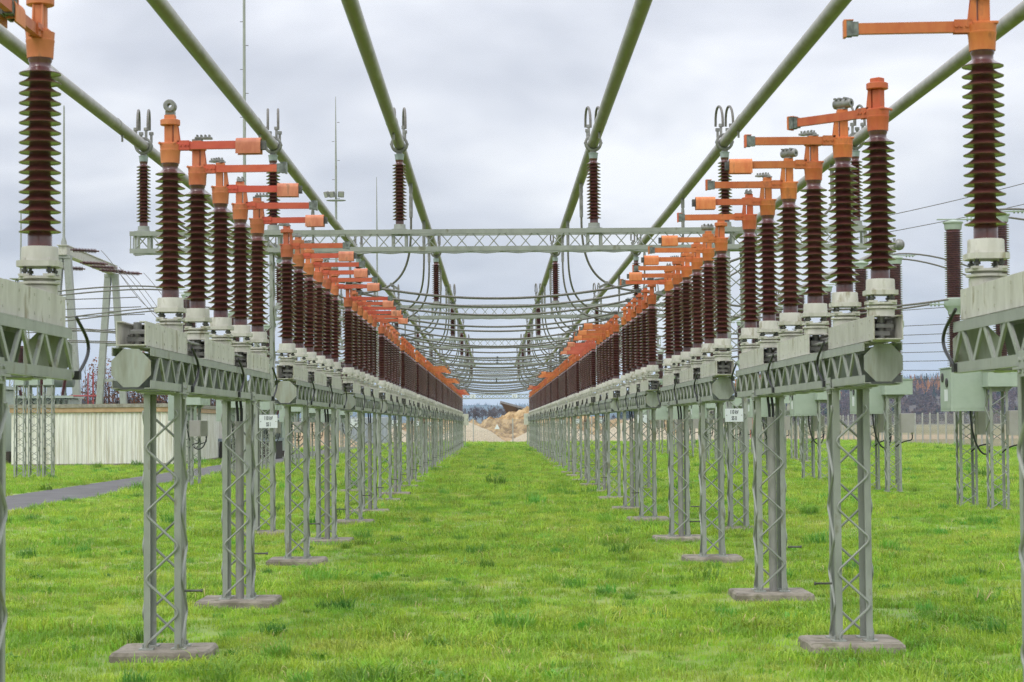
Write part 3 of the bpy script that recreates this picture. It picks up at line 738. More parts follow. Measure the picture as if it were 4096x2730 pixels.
# ------------------------------------------------------------------ circuit breakers beside the rows
BINS1=porcelain(1.42,30,.142,.188,.04,22,True); BINS2=porcelain(1.10,24,.108,.165,.04,22,True)
def breaker(cab):
    r=thing('circuit_breaker','','circuit breaker',group='circuit breakers beside the rows')
    lattice_leg(r,(0,0,.03),.36,2.42,.05,.5,.010)
    b=MB(); b.bbox(-.24,.46,-.30,.26,2.455,2.82,.012); b.box(-.26,.48,-.32,.28,2.8205,2.845); b.box(.20,.206,-.3015,-.3005,2.47,2.8); b.box(.18,.19,-.308,-.3005,2.70,2.79); b.box(.40,.41,-.308,-.3005,2.70,2.79); obj('drive_box',b.mesh('drive_box',CAB),r)
    g=MB(); g.prism([(-.2,2.4545),(.3,2.4545),(.2,2.36),(-.1,2.36)],-.12,.12,'y'); obj('bracket',g.mesh('bracket',STEEL),r)
    if cab:
        b=MB(); b.bbox(-.60,.13,-1.30,-.34,1.98,2.84,.015); b.box(-.62,.15,-1.32,-.32,2.8405,2.86); b.box(-.55,.08,-1.3065,-1.3005,2.03,2.80); b.box(-.6065,-.6005,-1.25,-.4,2.03,2.80); obj('cabinet',b.mesh('cabinet',CAB),r)
        g=MB()
        for y,z in ((-1.0,2.55),(-.62,2.66)): g.lathe([(.085,0),(.095,.004),(.095,.02),(.07,.022)],18,Matrix.Translation((-.607,y,z))@Matrix.Rotation(-pi/2,4,'Y'))
        obj('gauge',g.mesh('gauge',[GLASSM],40),r)
        g=MB(); g.box(-.612,-.607,-1.05,-.75,2.18,2.42); obj('rating_plate',g.mesh('rating_plate',[SIGNW]),r)
        h=MB(); h.tube(bez((-.1,-.8,1.98),(-.1,-.9,1.0),(.40,-.6,.85),(.44,-.40,1.5)),.02,8); obj('hose',h.mesh('hose',RUBBER,60),r)
    b=MB(); b.bbox(.14,.46,-.42,-.2005,1.50,1.98,.008); b.cyl((.42,-.34,1.45),(.42,-.34,1.50),.03,8); obj('terminal_box',b.mesh('terminal_box',GREYBOX),r)
    h=MB(); h.tube(bez((.42,-.34,1.45),(.45,-.34,1.2),(.3,-.2,1.40),(.08,-.05,1.15)),.016,7); obj('hose',h.mesh('hose',RUBBER,60),r)
    px=-.2 if cab else .12
    b=MB(); b.lathe([(.20,2.8455),(.20,2.87),(.15,2.88)],20); obj('base_flange',b.mesh('base_flange',CAB,40),r,(px,0,0))
    obj('insulator',BINS2,r,(px,0,2.88))
    b=MB(); b.lathe([(.13,3.98),(.135,4.05),(.20,4.14),(.21,4.16),(.21,4.30),(.19,4.32),(.16,4.325)],22); b.bbox(-.52,-.19,-.05,.05,4.18,4.205); 
    for x in (-.48,-.40,-.32): b.cyl((x,.0,4.15),(x,0,4.24),.016,6)
    obj('terminal_pad',b.mesh('terminal_pad',[CAB],40),r,(px,0,0))
    obj('insulator',BINS1,r,(px,0,4.32))
    b=MB(); b.lathe([(.17,5.735),(.175,5.76),(.185,5.86),(.21,5.87),(.21,5.895),(.10,5.93),(.05,5.94)],22); b.bbox(-.33,.52,-.05,.05,5.941,5.962)
    for x in (.30,.38,.46): b.cyl((x,0,5.91),(x,0,6.0),.016,6)
    obj('cap',b.mesh('cap',CAB,40),r,(px,0,0))
    return r
BP={}
def put_breaker(x,y,cab,label):
    if cab not in BP: o=BP[cab]=breaker(cab)
    else: o=dup(BP[cab])
    o.location=(x,y,0); o['label']=label
for k in range(0,9):
    for i,dy in enumerate((39.5,40.2,41.0)):
        if i==1: continue
        put_breaker(9.72 if i==2 else 9.98,dy+PITCH_Y*k,i==2,'brown column circuit breaker right of the SS II row, %s of the %s pair'%(('nearer','','farther')[i],ORD[k]))
for k in range(2,9):
    for i,dy in enumerate((39.5,40.2,41.0)):
        if i==1: continue
        put_breaker(-9.3,dy+PITCH_Y*k,i==2,'brown column circuit breaker beside the road, %s of the %s pair'%(('nearer','','farther')[i],ORD[k-2]))
def cable(pts,r,label,group=None,m=CABLE,name='conductor_cable'):
    b=MB(); b.tube(pts,r,7); o=bpy.data.objects.new(name,b.mesh(name,m,60)); COL.objects.link(o); return tag(o,label,'cable',group)
for k in range(0,5):
    for i,(dy,sl) in enumerate(((39.5,2),(40.2,3),(41.0,5))):
        if i==1: continue
        y=dy+PITCH_Y*k
        cable(sag((XR,slot_y('R',k+2,sl),HEADZ),(9.05,y,4.2),.28),.0215,'cable from the %s frame of the SS II row out to the %s circuit breaker'%(ORD[k+2],('nearer','','farther')[i]),'cables out to the right breakers')
        if k<2:
            cable(bez((10.0,y,5.98),(11.4,y,6.15),(13.2,y,5.2),(15.0,y,4.1)),.022,'arched cable falling from the cap of the %s right breaker in the %s bay'%(('nearer','','farther')[i],ORD[k]),'arched cables from breaker caps')
    for i,(dy,sl) in enumerate(((39.5,2),(40.2,3),(41.0,5))):
        if k<1 or i==1: continue
        y=dy+PITCH_Y*(k+1)
        cable(sag((XL,slot_y('L',k+3,sl),HEADZ),(-8.9,y,4.2),.25),.0215,'cable from the %s frame of the SS I row out to the %s circuit breaker'%(ORD[k+3],('nearer','','farther')[i]),'cables out to the left breakers')
        if k<3:
            cable(bez((-9.9,y,6.0),(-11.3,y,6.25),(-14.2,y,5.8),(-17.4,y,5.45)),.024,'thick cable rising to the %s left breaker of the %s bay, above the road'%(('nearer','','farther')[i],ORD[k]),'thick cables over the road')
            cable(bez((-9.9,y,4.4),(-11.5,y,4.9),(-14.2,y,4.8),(-17.4,y,5.0)),.022,'lower cable over the road to the %s left breaker of the %s bay'%(('nearer','','farther')[i],ORD[k]),'lower cables over the road')
# instrument transformers outside the frame to the right and beyond the road take the far cable ends
def instrument(label):
    r=thing('instrument_transformer',label,'transformer',group='instrument transformers on lattice posts')
    lattice_leg(r,(0,0,.03),.36,2.3,.05,.5,.010)
    b=MB(); b.bbox(-.28,.28,-.24,.24,2.331,2.75,.015); obj('tank',b.mesh('tank',CAB),r)
    obj('insulator',BINS2,r,(0,0,2.75))
    b=MB(); b.lathe([(.13,3.85),(.17,3.87),(.19,4.0),(.17,4.1),(.08,4.14)],20); obj('head',b.mesh('head',CAB,40),r); return r
I0=None
def put_instr(x,y,label,z=0):
    global I0
    if I0 is None: o=I0=instrument(label)
    else: o=dup(I0); o['label']=label
    o.location=(x,y,z)
for k in range(2):
    for i,dy in ((0,39.5),(2,41.0)): put_instr(15.0,dy+PITCH_Y*k,'instrument transformer on a lattice post, %s in the %s bay far right'%(('nearer','','farther')[i],ORD[k]))

# ------------------------------------------------------------------ three slim lattice posts before the white building
for i,x in enumerate((-16.75,-16.25,-15.75)):
    r=thing('lattice_post','slim lattice post before the white building, %s of three'%('left','middle','right')[i],'lattice post',(x,70.5,0),group='slim lattice posts by the road')
    lattice_leg(r,(0,0,.02),.36,3.3,.05,.5,.011,'shaft')
    b=MB(); b.bbox(-.16,.16,-.16,.16,3.321,3.6,.01); obj('cap',b.mesh('cap',CAB),r)
    obj('insulator',BINS2,r,(0,0,3.6))

# ------------------------------------------------------------------ HS busbar on the far right
for gi,gy in enumerate(GY[1:]):
    r=thing('lattice_post','tall lattice post of the HS busbar, %s from the camera'%ORD[gi],'lattice post',(10.75,gy,0),group='HS busbar posts')
    lattice_leg(r,(0,0,.03),.30,GZ0-.03,.055,.52,.010,'shaft')
    b=MB(); b.box(-.3,.3,-.15,.15,GZ1-.06,GZ1+.012); b.box(-.3,.3,-.15,.15,GZ0+.001,GZ0+.06)
    for x in (-.28,.28): b.box(x-.02,x+.02,-.14,.14,GZ0+.061,GZ1-.061)
    obj('head_frame',b.mesh('head_frame',STEEL),r)
    p=dup(P0); p.location=(10.75,gy,GZ1); p['label']='post insulator under the HS busbar tube, %s from the camera'%ORD[gi]
b=MB(); b.tube([(0,52.6,0),(0,158,0)],.1,18); o=thing('busbar_tube','grey busbar tube with a ball end, right of the six overhead','busbar',(10.75,0,TZ)); obj('tube_section',b.mesh('tube_section',TUBE,40),o)
b=MB(); b.lathe([(.03,-.15),(.10,-.12),(.145,-.05),(.15,0),(.145,.05),(.10,.12),(.03,.15)],18); obj('end_ball',b.mesh('end_ball',ALU,60),o,(0,52.5,0))
for k in range(7,13):
    y0=FRONT['R']+PITCH_Y*k
    fr=dup(protos['R',False]); fr.location=(14.0,y0,0); fr['group']='HS support frames'; fr['label']='far right lattice support frame by the HS signs, %s from the camera'%ORD[k-7]
    for p in range(3):
        root=disconnector('R',False,p<2); root.location=(14.0,y0+SLOT0['R']+SLOT*(2*p+.5),BZ1); root['group']='HS disconnectors'
        for j,y in enumerate((-SLOT/2,SLOT/2)): post(root,'R',y,False,('ye','ye'),j==1,pi/2 if j==0 else -pi/2,'block')
        root['label']='closed disconnector by the HS signs, %s of three on the %s far right frame'%(('front','middle','rear')[p],ORD[k-7])
for i,(x,y) in enumerate(((14.05,90.6),(14.05,111.4))):
    r=thing('lattice_post','lattice column carrying the %s 110 kV HS sign'%('nearer','farther')[i],'lattice post',(x,y,0),group='HS sign columns')
    lattice_leg(r,(0,0,.02),.32,5.0,.055,.52,.011,'shaft')
    b=MB(); b.box(-.2,.2,-.2,.2,5.0205,5.06); obj('cap',b.mesh('cap',STEEL),r)
    sign(['110 kV','HS'],(x,y-.19,1.72),.30,.215,'white 110 kV HS sign on the %s far right column'%('nearer','farther')[i],group='110 kV HS signs')

# ------------------------------------------------------------------ far line gantry with phase signs
r=thing('line_gantry','low lattice gantry with small L signs closing the far end of the lane','gantry',(0,163,0))
b=MB()
for z in (3.93,4.25):
    for y in (-.18,.18): b.box(-14,16,y-.04,y+.04,z-.035,z+.035)
obj('chord',b.mesh('chord',STEEL),r)
b=MB(); pts=[(-14+i*.32,-.2,4.09+(.14 if i%2 else -.14)) for i in range(94)]; b.tube(pts,.02,5); pts=[(-14+i*.32,.2,4.09-(.14 if i%2 else -.14)) for i in range(94)]; b.tube(pts,.02,5)
for x in range(-13,16,3): b.box(x-.03,x+.03,-.215,-.19,3.97,4.21)
obj('lattice',b.mesh('lattice',STEEL),r)
for x in (-13.5,-6.2,6.2,15.5): lattice_leg(r,(x,0,0),.4,3.89,.08,.6,.013,'column')
for i,(t,x) in enumerate((('L3',-1.75),('L1',1.65),('L2',8.0))):
    o=sign([t],(x,162.72,3.94),.42,.32,'small white %s phase sign on the far line gantry'%t,size=.30)
    o.name='phase_sign'

for x,y,t in ((-2.35,158.6,'SS I'),(2.62,159.0,'SS II')):
    r=thing('control_cabinet','small pale control cabinet on the far end of the %s row'%t,'cabinet',(x,y,0))
    b=MB(); b.bbox(-.28,.28,-.2,.2,1.75,2.65,.015); obj('body',b.mesh('body',WHITE),r)
    b=MB(); b.box(-.05,.05,-.05,.05,0,1.749); obj('post',b.mesh('post',STEEL),r)
# ------------------------------------------------------------------ masts
def mast(x,y,h,r0,r1,label,steps=True):
    o=thing('lightning_mast',label,'mast',(x,y,0),group='slender lightning masts')
    b=MB(); b.tube([(0,0,0),(0,0,h*.45),(0,0,h*.8),(0,0,h)],[r0,(r0+r1)*.52,(r0+r1)*.4,r1*.4],10); obj('pole',b.mesh('pole',STEEL,40),o)
    if steps:
        s=MB()
        for i in range(int(h*1.1)): a=i%2; s.bar((r0*.7*(1 if a else -1),0,.8+i*.85),(r0*2.0*(1 if a else -1),0,.8+i*.85),.02,.02)
        obj('step_bolt',s.mesh('step_bolt',DARKM),o)
    return o
mast(-8.75,70,24,.075,.035,'tallest mast, rising out of the top behind the orange arms')
fm=mast(-6.95,88,16.4,.085,.03,'slender mast carrying a ring of floodlights')
rg=MB(); fz=11.95
pts=[(.42*cos(2*pi*i/16),.25*sin(2*pi*i/16),fz-.18) for i in range(17)]; rg.tube(pts,.02,5); rg.bar((-.42,0,fz-.18),(.42,0,fz-.18),.03,.03); rg.bar((-.5,0,fz-2.8),(.5,0,fz-2.8),.03,.03)
obj('bracket_ring',rg.mesh('bracket_ring',STEEL,60),fm)
for x,a in ((-.36,-.9),(-.14,-.5),(.22,.25)):
    f=MB(); f.bbox(-.13,.13,-.09,.06,-.02,.24,.02); f.cur=1; f.box(-.105,.105,-.096,-.0905,.01,.21)
    q=obj('floodlight',f.mesh('floodlight',[ALU,FPOST]),fm,(x,-.12,fz-.02),rz=a); q.rotation_euler=(.35,0,a)
mast(-5.85,100,14.3,.065,.03,'thinnest mast, standing right of the floodlight mast',False)
# lattice tower far left with rod
r=thing('radio_tower','narrow lattice tower with a rod, far left behind the wires','tower',(-35.6,150,0))
b=MB()
for sx in (-1,1):
    for sy in (-1,1): b.tube([(sx*.9,sy*.9,0),(sx*.3,sy*.3,13)],.05,5)
for i in range(16):
    t0,t1=i/16,(i+1)/16; w0=.9-.6*t0; w1=.9-.6*t1; sg=1 if i%2 else -1
    for sy in (-1,1): b.tube([(sg*w0,sy*w0,13*t0),(-sg*w1,sy*w1,13*t1)],.025,4)
    for sx in (-1,1): b.tube([(sx*w0,sg*w0,13*t0),(sx*w1,-sg*w1,13*t1)],.025,4)
obj('shaft',b.mesh('shaft',STEEL),r)
b=MB(); b.box(-.7,.7,-.7,.7,13,13.06); b.box(-.5,.5,-.5,.5,12.4,12.45); obj('platform',b.mesh('platform',STEEL),r)
b=MB(); b.tube([(0,0,13.06),(0,0,18)],[.09,.05],7); obj('rod',b.mesh('rod',STEEL,40),r)

# ------------------------------------------------------------------ line portal beyond the building
def string_mesh(Ln,n):
    b=MB(); prof=[(.05,0),(.05,.12),(.035,.14)]
    for i in range(n):
        z=.16+(Ln-.32)*i/n; p=(Ln-.32)/n; prof+=[(.06,z),(.15,z+p*.35),(.15,z+p*.5),(.06,z+p*.8)]
    prof+=[(.05,Ln-.14),(.05,Ln)]; b.lathe(prof,12); return b.mesh('insulator_string',PORC,50)
STR=string_mesh(1.75,16)
po=thing('line_portal','tall steel portal with A-shaped legs and insulator strings behind the white building','portal',(-25.9,0,0))
for y in (120,135.0):
    l=MB()
    for sx in (-1,1): l.bar((sx*1.05,0,0),(sx*.24,0,12.0),.42,.5,up=(0,1,0))
    for z in (2.6,5.0,7.4,9.6):
        wv=1.05-.83*z/12; l.bar((-wv+.1,0,z),(wv-.1,0,z),.2,.24,up=(0,1,0))
    l.box(-.45,.45,-.3,.3,12.0,12.2)
    obj('leg',l.mesh('leg',STEEL),po,(0,y,0))
b=MB(); b.box(-.25,.25,119.6,135.4,12.2,12.75); b.box(-.32,.32,119.5,135.5,12.7505,12.80); obj('crossbeam',b.mesh('crossbeam',WHITE),po)
b=MB(); b.lathe([(.18,12.8),(.18,13.0),(.08,13.3),(.075,17),(.05,21.2),(.02,21.3)],10); obj('rod',b.mesh('rod',STEEL,40),po,(0,120,0))
for y,z,dx in ((120.2,12.55,1),(134.8,12.3,1),(123,12.0,1),(126,12.0,1),(129,12.0,1),(120.4,11.9,-1),(124,12.0,-1),(128,12.0,-1)):
    o=obj('insulator_string',STR,po,(.35*dx,y,z)); o.rotation_euler=(0,dx*pi/2+.06,0)
for i,(y,z) in enumerate(((120.2,12.5),(134.8,12.25),(123,11.95),(126,11.95),(129,11.95))):
    cable(bez((-23.7,y,z),(-22.5,y,z-1.2),(-21.8,y,9.5),(-20.3,y,8.6-.3*i)),.018,'thin wire falling from the %s insulator string of the portal'%ORD[i],'wires from the portal')

# ------------------------------------------------------------------ white building with transformers
bd=thing('switchgear_building','long low white corrugated building with a tan eaves board beside the road','building',(-18.8,93,0))
hw=3.7; D=43; H=2.85
b=MB(); b.box(-hw+.05,hw-.05,.05,D-.05,0,H-.02); obj('wall',b.mesh('wall',WALLW),bd)
PANL=[]
b=MB(); wv=.205; n=9; prof=[]
b.prism([(-wv/2,0),(-wv*.28,0),(-wv*.18,-.03),(wv*.18,-.03),(wv*.28,0),(wv/2,0),(wv/2,.012),(-wv/2,.012)],.05,H-.36,'z'); CL=b.mesh('cladding_panel',WALLW)
for i in range(36): obj('cladding_panel',CL,bd,(-hw+.1+i*.2085,.02,0))
for i in range(160): obj('cladding_panel',CL,bd,(hw-.02,.16+i*.268,0),rz=pi/2)
b=MB(); b.box(-hw-.06,hw+.06,-.08,D+.06,H-.34,H-.12); obj('eaves_board',b.mesh('eaves_board',TRIM),bd)
b=MB(); b.box(-hw-.10,hw+.10,-.12,D+.1,H-.1195,H+.05); obj('parapet',b.mesh('parapet',ROOFG),bd)
b=MB(); b.box(-hw-.02,hw+.02,-.03,D+.02,-.02,.12); obj('plinth',b.mesh('plinth',CONC),bd)
# big transformer behind/left of the building
def transformer(loc,label,s=1.0,red=False):
    r=thing('power_transformer',label,'transformer',loc); r.scale=(s,s,s)
    b=MB(); b.bbox(-1.6,1.6,-1.1,1.1,.5,3.0,.05); b.box(-1.8,1.8,-1.25,1.25,3.0005,3.12); obj('tank',b.mesh('tank',CAB),r)
    b=MB(); b.box(-.012,.012,-.24,.24,.7,2.9); b.box(-.03,.03,-.2,.2,2.85,2.95); F=b.mesh('radiator_fin',STEELB)
    for sy in (-1,1):
        for i in range(12): obj('radiator_fin',F,r,(-1.5+i*.27,sy*1.36,0))
    for x in (-1.0,0,1.0):
        o=obj('bushing',INS,r,(x,0,3.12)); o.rotation_euler=(0,x*.18,0)
    b=MB(); b.lathe([(.28,-1.3),(.33,-1.28),(.33,1.28),(.28,1.3)],18,Matrix.Translation((0,1.3,3.9))@Matrix.Rotation(pi/2,4,'Y')); b.box(-.9,-.8,1.2,1.4,3.1,3.7); b.box(.8,.9,1.2,1.4,3.1,3.7); obj('conservator',b.mesh('conservator',STEELB,40),r)
    b=MB(); b.box(-2.0,2.0,-1.5,1.5,0,.5); obj('plinth',b.mesh('plinth',BROWN),r)
    if red:
        b=MB()
        for x in (2.5,2.75): b.tube([(x,-1.2,.4),(x,-1.2,4.2)],.035,6)
        for z in (2.6,3.1): b.tube([(1.6,-1.2,z),(2.9,-1.2,z)],.04,6)
        obj('sprinkler_pipe',b.mesh('sprinkler_pipe',REDP,40),r)
    return r
transformer((-26.6,101,0),'big green transformer with radiator fins left of the white building',1.25)
transformer((-25.4,112,0),'green transformer with red sprinkler pipes behind the white building',1.15,True)
transformer((-13.6,118,0),'small green transformer standing before the white building side',.72)
r=thing('oil_pit','dark brown oil pit with a grey steel rim beside the white building','pit',(-14.0,109,0))
b=MB(); b.box(-1.0,2.0,0,.2,0,1.05); b.box(-1.0,2.0,3.6,3.8,0,1.05); b.box(-1.0,-.8,.2005,3.5995,0,1.05); b.box(1.8,2.0,.2005,3.5995,0,1.05); obj('wall',b.mesh('wall',BROWN),r)
b=MB(); b.box(-1.1,2.1,-.08,.0-.001,.98,1.14); b.box(2.001,2.08,0,3.8,.98,1.14); obj('rim',b.mesh('rim',mat('blue grey steel',(.2,.24,.29),(.25,.29,.34),4,.5)),r)

# ------------------------------------------------------------------ heaps, hall, fences at the far end
def heap(name,cx,cy,rx,ry,h,m,label,rough,seed,peak=1.0,n=64,cat='heap',group=None):
    from mathutils import noise
    vs=[];fs=[]
    for j in range(n+1):
        for i in range(n+1):
            u=i/n*2-1; v=j/n*2-1; d=math.hypot(u,v)
            p=Vector((cx+u*rx,cy+v*ry,0))
            ang=noise.noise((u*1.7+seed,v*1.7,seed))*.22
            base=max(0,1-(d+ang*min(1,d*2))**peak)
            z=h*base
            if base>0:
                z+=rough*(noise.fractal((p.x*.55,p.y*.55,seed),.8,2.1,6))*min(1,base*3)
                z+=rough*.5*(noise.noise((p.x*2.2,p.y*2.2,seed)))*min(1,base*4)
            vs.append((p.x,p.y,max(z,-.06 if base<=0 else .0)-.02))
    for j in range(n):
        for i in range(n):
            a=j*(n+1)+i; fs.append((a,a+1,a+n+2,a+n+1))
    me=bpy.data.meshes.new(name); me.from_pydata(vs,[],fs); me.materials.append(m)
    o=bpy.data.objects.new(name,me); COL.objects.link(o); return tag(o,label,cat,group)
heap('earth_heap',5.6,215,12.5,10,3.6,EARTH,'large rugged heap of ochre clay at the end of the lane',.7,3,1.35,130)
heap('earth_heap',-6,221,9,8,2.9,EARTH,'lower ochre clay heap behind the left row',.5,9,1.2,70)
heap('earth_heap',19,222,9,8,3.0,EARTH,'brown clay heap behind the right row',.45,5,1.2,70)
for i,(x,y,rx,h,lab) in enumerate(((-2.7,203,4.0,2.1,'smooth pale gravel heap at the left end of the lane'),(6.3,203,4.8,2.1,'smooth pale gravel heap at the right end of the lane'),
     (14.5,203,4.6,2.4,'pale gravel heap behind the right row'),(22.5,204,4.6,2.1,'pale gravel heap at the far right beside the fence corner'),(-11.5,203,4.6,2.2,'pale gravel heap behind the left row'))):
    heap('gravel_heap',x,y,rx,4.2,h,GRAVEL,lab,.05,20+i,1.15,60,group='gravel heaps behind the fence')
heap('earth_heap',-15.5,172,4.5,6,2.3,YARD,'grey brown soil heap beside the road, far left',.25,31,1.1,60)
heap('gravel_heap',-19.5,185,5,6,2.7,GRAVEL,'ochre gravel heap beyond the road end',.1,33,1.1,60)

hl=thing('hall','modern hall with a wide slanting metal roof behind the clay heap','building',(0,238,0))
b=MB(); b.prism([(2.4,0),(8.6,0),(8.6,1.75),(2.6,3.3),(2.0,2.6)],.3,14,'y'); obj('wall',b.mesh('wall',WOODB),hl)
b=MB(); b.add([(.7,-2,4.60),(9,-2,2.3),(9,15,2.3),(.7,15,4.60),(.7,-2,4.36),(9,-2,2.06),(9,15,2.06),(.7,15,4.36)],[(0,1,2,3),(7,6,5,4),(0,4,5,1),(1,5,6,2),(2,6,7,3),(3,7,4,0)]); obj('roof',b.mesh('roof',ROOFM),hl)
b=MB(); b.add([(.75,-1.9,4.34),(2.3,-.2,1.7),(2.3,.25,1.7),(3.4,.25,2.9),(2.6,-1.9,3.82)],[(0,1,2,3,4)]); obj('soffit',b.mesh('soffit',WOODB),hl)
h2=thing('shed','low open shed with a slanting grey roof behind the right row','building',(20,232,0))
b=MB(); b.add([(0,0,4.0),(12,0,2.6),(12,9,2.6),(0,9,4.0),(0,0,3.8),(12,0,2.4),(12,9,2.4),(0,9,3.8)],[(0,1,2,3),(7,6,5,4),(0,4,5,1),(1,5,6,2),(2,6,7,3),(3,7,4,0)]); obj('roof',b.mesh('roof',ROOFM),h2)
b=MB(); b.box(1,11,5,8.5,0,2.38); obj('wall',b.mesh('wall',WOODB),h2)
for x in (1.5,6,10.5):
    b=MB(); b.box(x-.1,x+.1,.4,.6,0,3.8-.1167*x-.01); obj('post',b.mesh('post',STEEL),h2)

PM=None
def fence(p0,p1,step,h,label,m_post=FPOST,zrail=False):
    global PM
    p0=Vector((*p0,0)); p1=Vector((*p1,0)); d=p1-p0; Ln=d.length; a=math.atan2(d.y,d.x)
    r=thing('wire_fence',label,'fence',p0,a)
    if PM is None:
        b=MB(); b.bbox(-.055,.055,-.055,.055,0,h+.12,.012); PM=b.mesh('fence_post',FPOST)
    n=int(Ln/step)
    for i in range(n+1): obj('fence_post',PM,r,(i*Ln/n,0,0))
    b=MB(); b.add([(0,.065,.05),(Ln,.065,.05),(Ln,.065,h),(0,.065,h)],[(0,1,2,3)]); obj('chain_link',b.mesh('chain_link',LINK),r)
    b=MB()
    for z in (.08,h*.5,h-.01): b.bar((0,.07,z),(Ln,.07,z),.012,.012)
    obj('tension_wire',b.mesh('tension_wire',ALU),r)
    return r
fence((-45,197),(33,197),3.85,2.3,'long wire fence with pale posts closing the far end of the lawn')
fence((33,196.5),(33.6,105),2.55,2.3,'wire fence with concrete posts running along the right side of the lawn')
# warning triangle on the fence, hoarding, barrier
b=MB(); b.prism([(-.25,0),(.25,0),(.20,.12),(0,.48),(-.20,.12)],-.01,.01,'y'); o=thing('warning_sign','small pale triangular plate on the fence before the clay heap','sign',(.25,196.9,1.35),data=b.mesh('warning_sign',SIGNW))
r=thing('hoarding','orange hoarding standing beyond the fence on the far right','hoarding',(25.5,200,0))
b=MB(); b.box(-.8,.8,-.05,.05,.3,4.0); obj('panel',b.mesh('panel',ORSIGN),r)
b=MB(); b.box(-.7,-.6,.051,.15,0,3.8); b.box(.6,.7,.051,.15,0,3.8); obj('post',b.mesh('post',STEEL),r)
r=thing('container','grey site container beyond the road, behind the left row','container',(-13.2,190,0))
b=MB(); b.bbox(-3,3,-1.2,1.2,.1,2.6,.04); obj('body',b.mesh('body',mat('grey container paint',(.30,.33,.36),(.36,.39,.42),2,.5)),r)
b=MB()
for i in range(19): b.box(-2.85+i*.31,-2.7+i*.31,-1.24,-1.2005,.2,2.5)
obj('ribs',b.mesh('ribs',mat('grey container ribs',(.32,.35,.38),(.36,.39,.42),2,.5)),r)

# ------------------------------------------------------------------ overhead lines and pylons
def pylon(loc,h,label):
    r=thing('pylon',label,'pylon',loc,group='distant pylons')
    b=MB(); W=lambda t:(h*.11*(1-t)**1.3+.5)
    for sx in (-1,1):
        for sy in (-1,1): b.tube([(sx*W(t),sy*W(t),h*t) for t in (0,.2,.4,.6,.8,1)],.16,4)
    n=14
    for i in range(n):
        t0,t1=i/n,(i+1)/n; sg=1 if i%2 else -1
        for sy in (-1,1): b.tube([(sg*W(t0),sy*W(t0),h*t0),(-sg*W(t1),sy*W(t1),h*t1)],.10,4)
        for sy in (-1,1): b.tube([(-sg*W(t0),sy*W(t0),h*t0),(sg*W(t1),sy*W(t1),h*t1)],.10,4)
    obj('tower',b.mesh('tower',STEEL),r)
    for z,wd in ((.60,8.5),(.76,7.0),(.90,5.5)):
        b=MB(); b.tube([(-wd,0,h*z),(-1,0,h*z+1.4),(1,0,h*z+1.4),(wd,0,h*z)],.13,4); b.tube([(-wd,0,h*z),(wd,0,h*z)],.13,4); obj('crossarm',b.mesh('crossarm',STEEL),r)
    return r
PY=[((358,1380,0),31,'steel pylon before the wooded hill at the right edge'),((262,1420,0),28,'steel pylon before the wooded hill, between the right breakers'),((168,1450,0),27,'steel pylon before the wooded hill, behind the HS signs')]
for a in PY: pylon(*a)
wi=0
for (x0,z0,x1,z1,y) in ((16,12.1,40,17.7,110),(16,11.5,40,16.3,112),(18,7.4,46,9.2,120),(18,7.0,46,8.5,122),(18,6.6,46,7.9,124),(18,6.2,46,7.2,126),(18,5.8,46,6.5,128),(18,5.45,46,5.6,130),(18,8.1,46,10.6,118),(18,5.0,46,4.85,132)):
    cable(sag((x0,y,z0),(x1,y-6,z1),.5,14),.022,'thin overhead wire climbing to the right edge, %s of ten'%ORD[wi],'overhead wires on the right',DARKM,'overhead_wire'); wi+=1
for i,(z0,z1) in enumerate(((8.6,8.0),(8.2,7.6),(7.9,7.3),(6.9,6.7))):
    cable(sag((-40,95+i,z0),(-17,95+i,z1),.35,14),.024,'thin overhead wire at the left edge, %s of four'%ORD[i],'overhead wires on the left',DARKM,'overhead_wire')

# ------------------------------------------------------------------ trees, woods, hills
def bare_tree_mesh(seed,h):
    rr=random.Random(seed); b=MB()
    def grow(p,d,ln,r,lev):
        q=p+d*ln; mid=p+d*ln*.5+Vector((rr.uniform(-1,1),rr.uniform(-1,1),0))*ln*.05
        b.tube([p,mid,q],[r,r*.85,r*.62],5 if lev<2 else 3,caps=False)
        if lev>=5: return
        n=4 if lev<4 else 5
        for i in range(n):
            a=rr.uniform(0,2*pi); el=rr.uniform(.25,.8)
            o=d.orthogonal().normalized(); o=Matrix.Rotation(a,3,d)@o
            nd=(d*cos(el)+o*sin(el)+Vector((0,0,.18))).normalized()
            t=rr.uniform(.45,1); grow(p.lerp(q,t),nd,ln*rr.uniform(.58,.78),max(r*.5,.018),lev+1)
    grow(Vector((0,0,0)),Vector((0,0,1)),h*.34,h*.022,0)
    return b
def leaf_crown(seed,c,rad,n,size):
    rr=np.random.default_rng(seed); P=rr.normal(size=(n,3)); P/=np.linalg.norm(P,axis=1)[:,None]; P*=(rr.random((n,1))**.4)
    P=P*np.array(rad)+np.array(c); vs=[];fs=[]
    for i,p in enumerate(P):
        a=rr.normal(size=3); a/=np.linalg.norm(a); bq=np.cross(a,rr.normal(size=3)); bq/=np.linalg.norm(bq)
        s=size*(.6+rr.random()*.8); o=len(vs)
        vs += [tuple(p-a*s),tuple(p+bq*s*.5),tuple(p+a*s),tuple(p-bq*s*.5)]; fs.append((o,o+1,o+2,o+3))
    return vs,fs
TM=[bare_tree_mesh(s,11).mesh('branches',TWIG) for s in (1,2,3)]
tk=MB(); tk.tube([(0,0,0),(0,0,2),(.05,0,4)],[.28,.22,.18],7); TK=tk.mesh('trunk',BARK,60)
tn=0
TP=[(-15.0+2.35*i+(i%3)*.5,836+(i*7)%19) for i in range(17)]
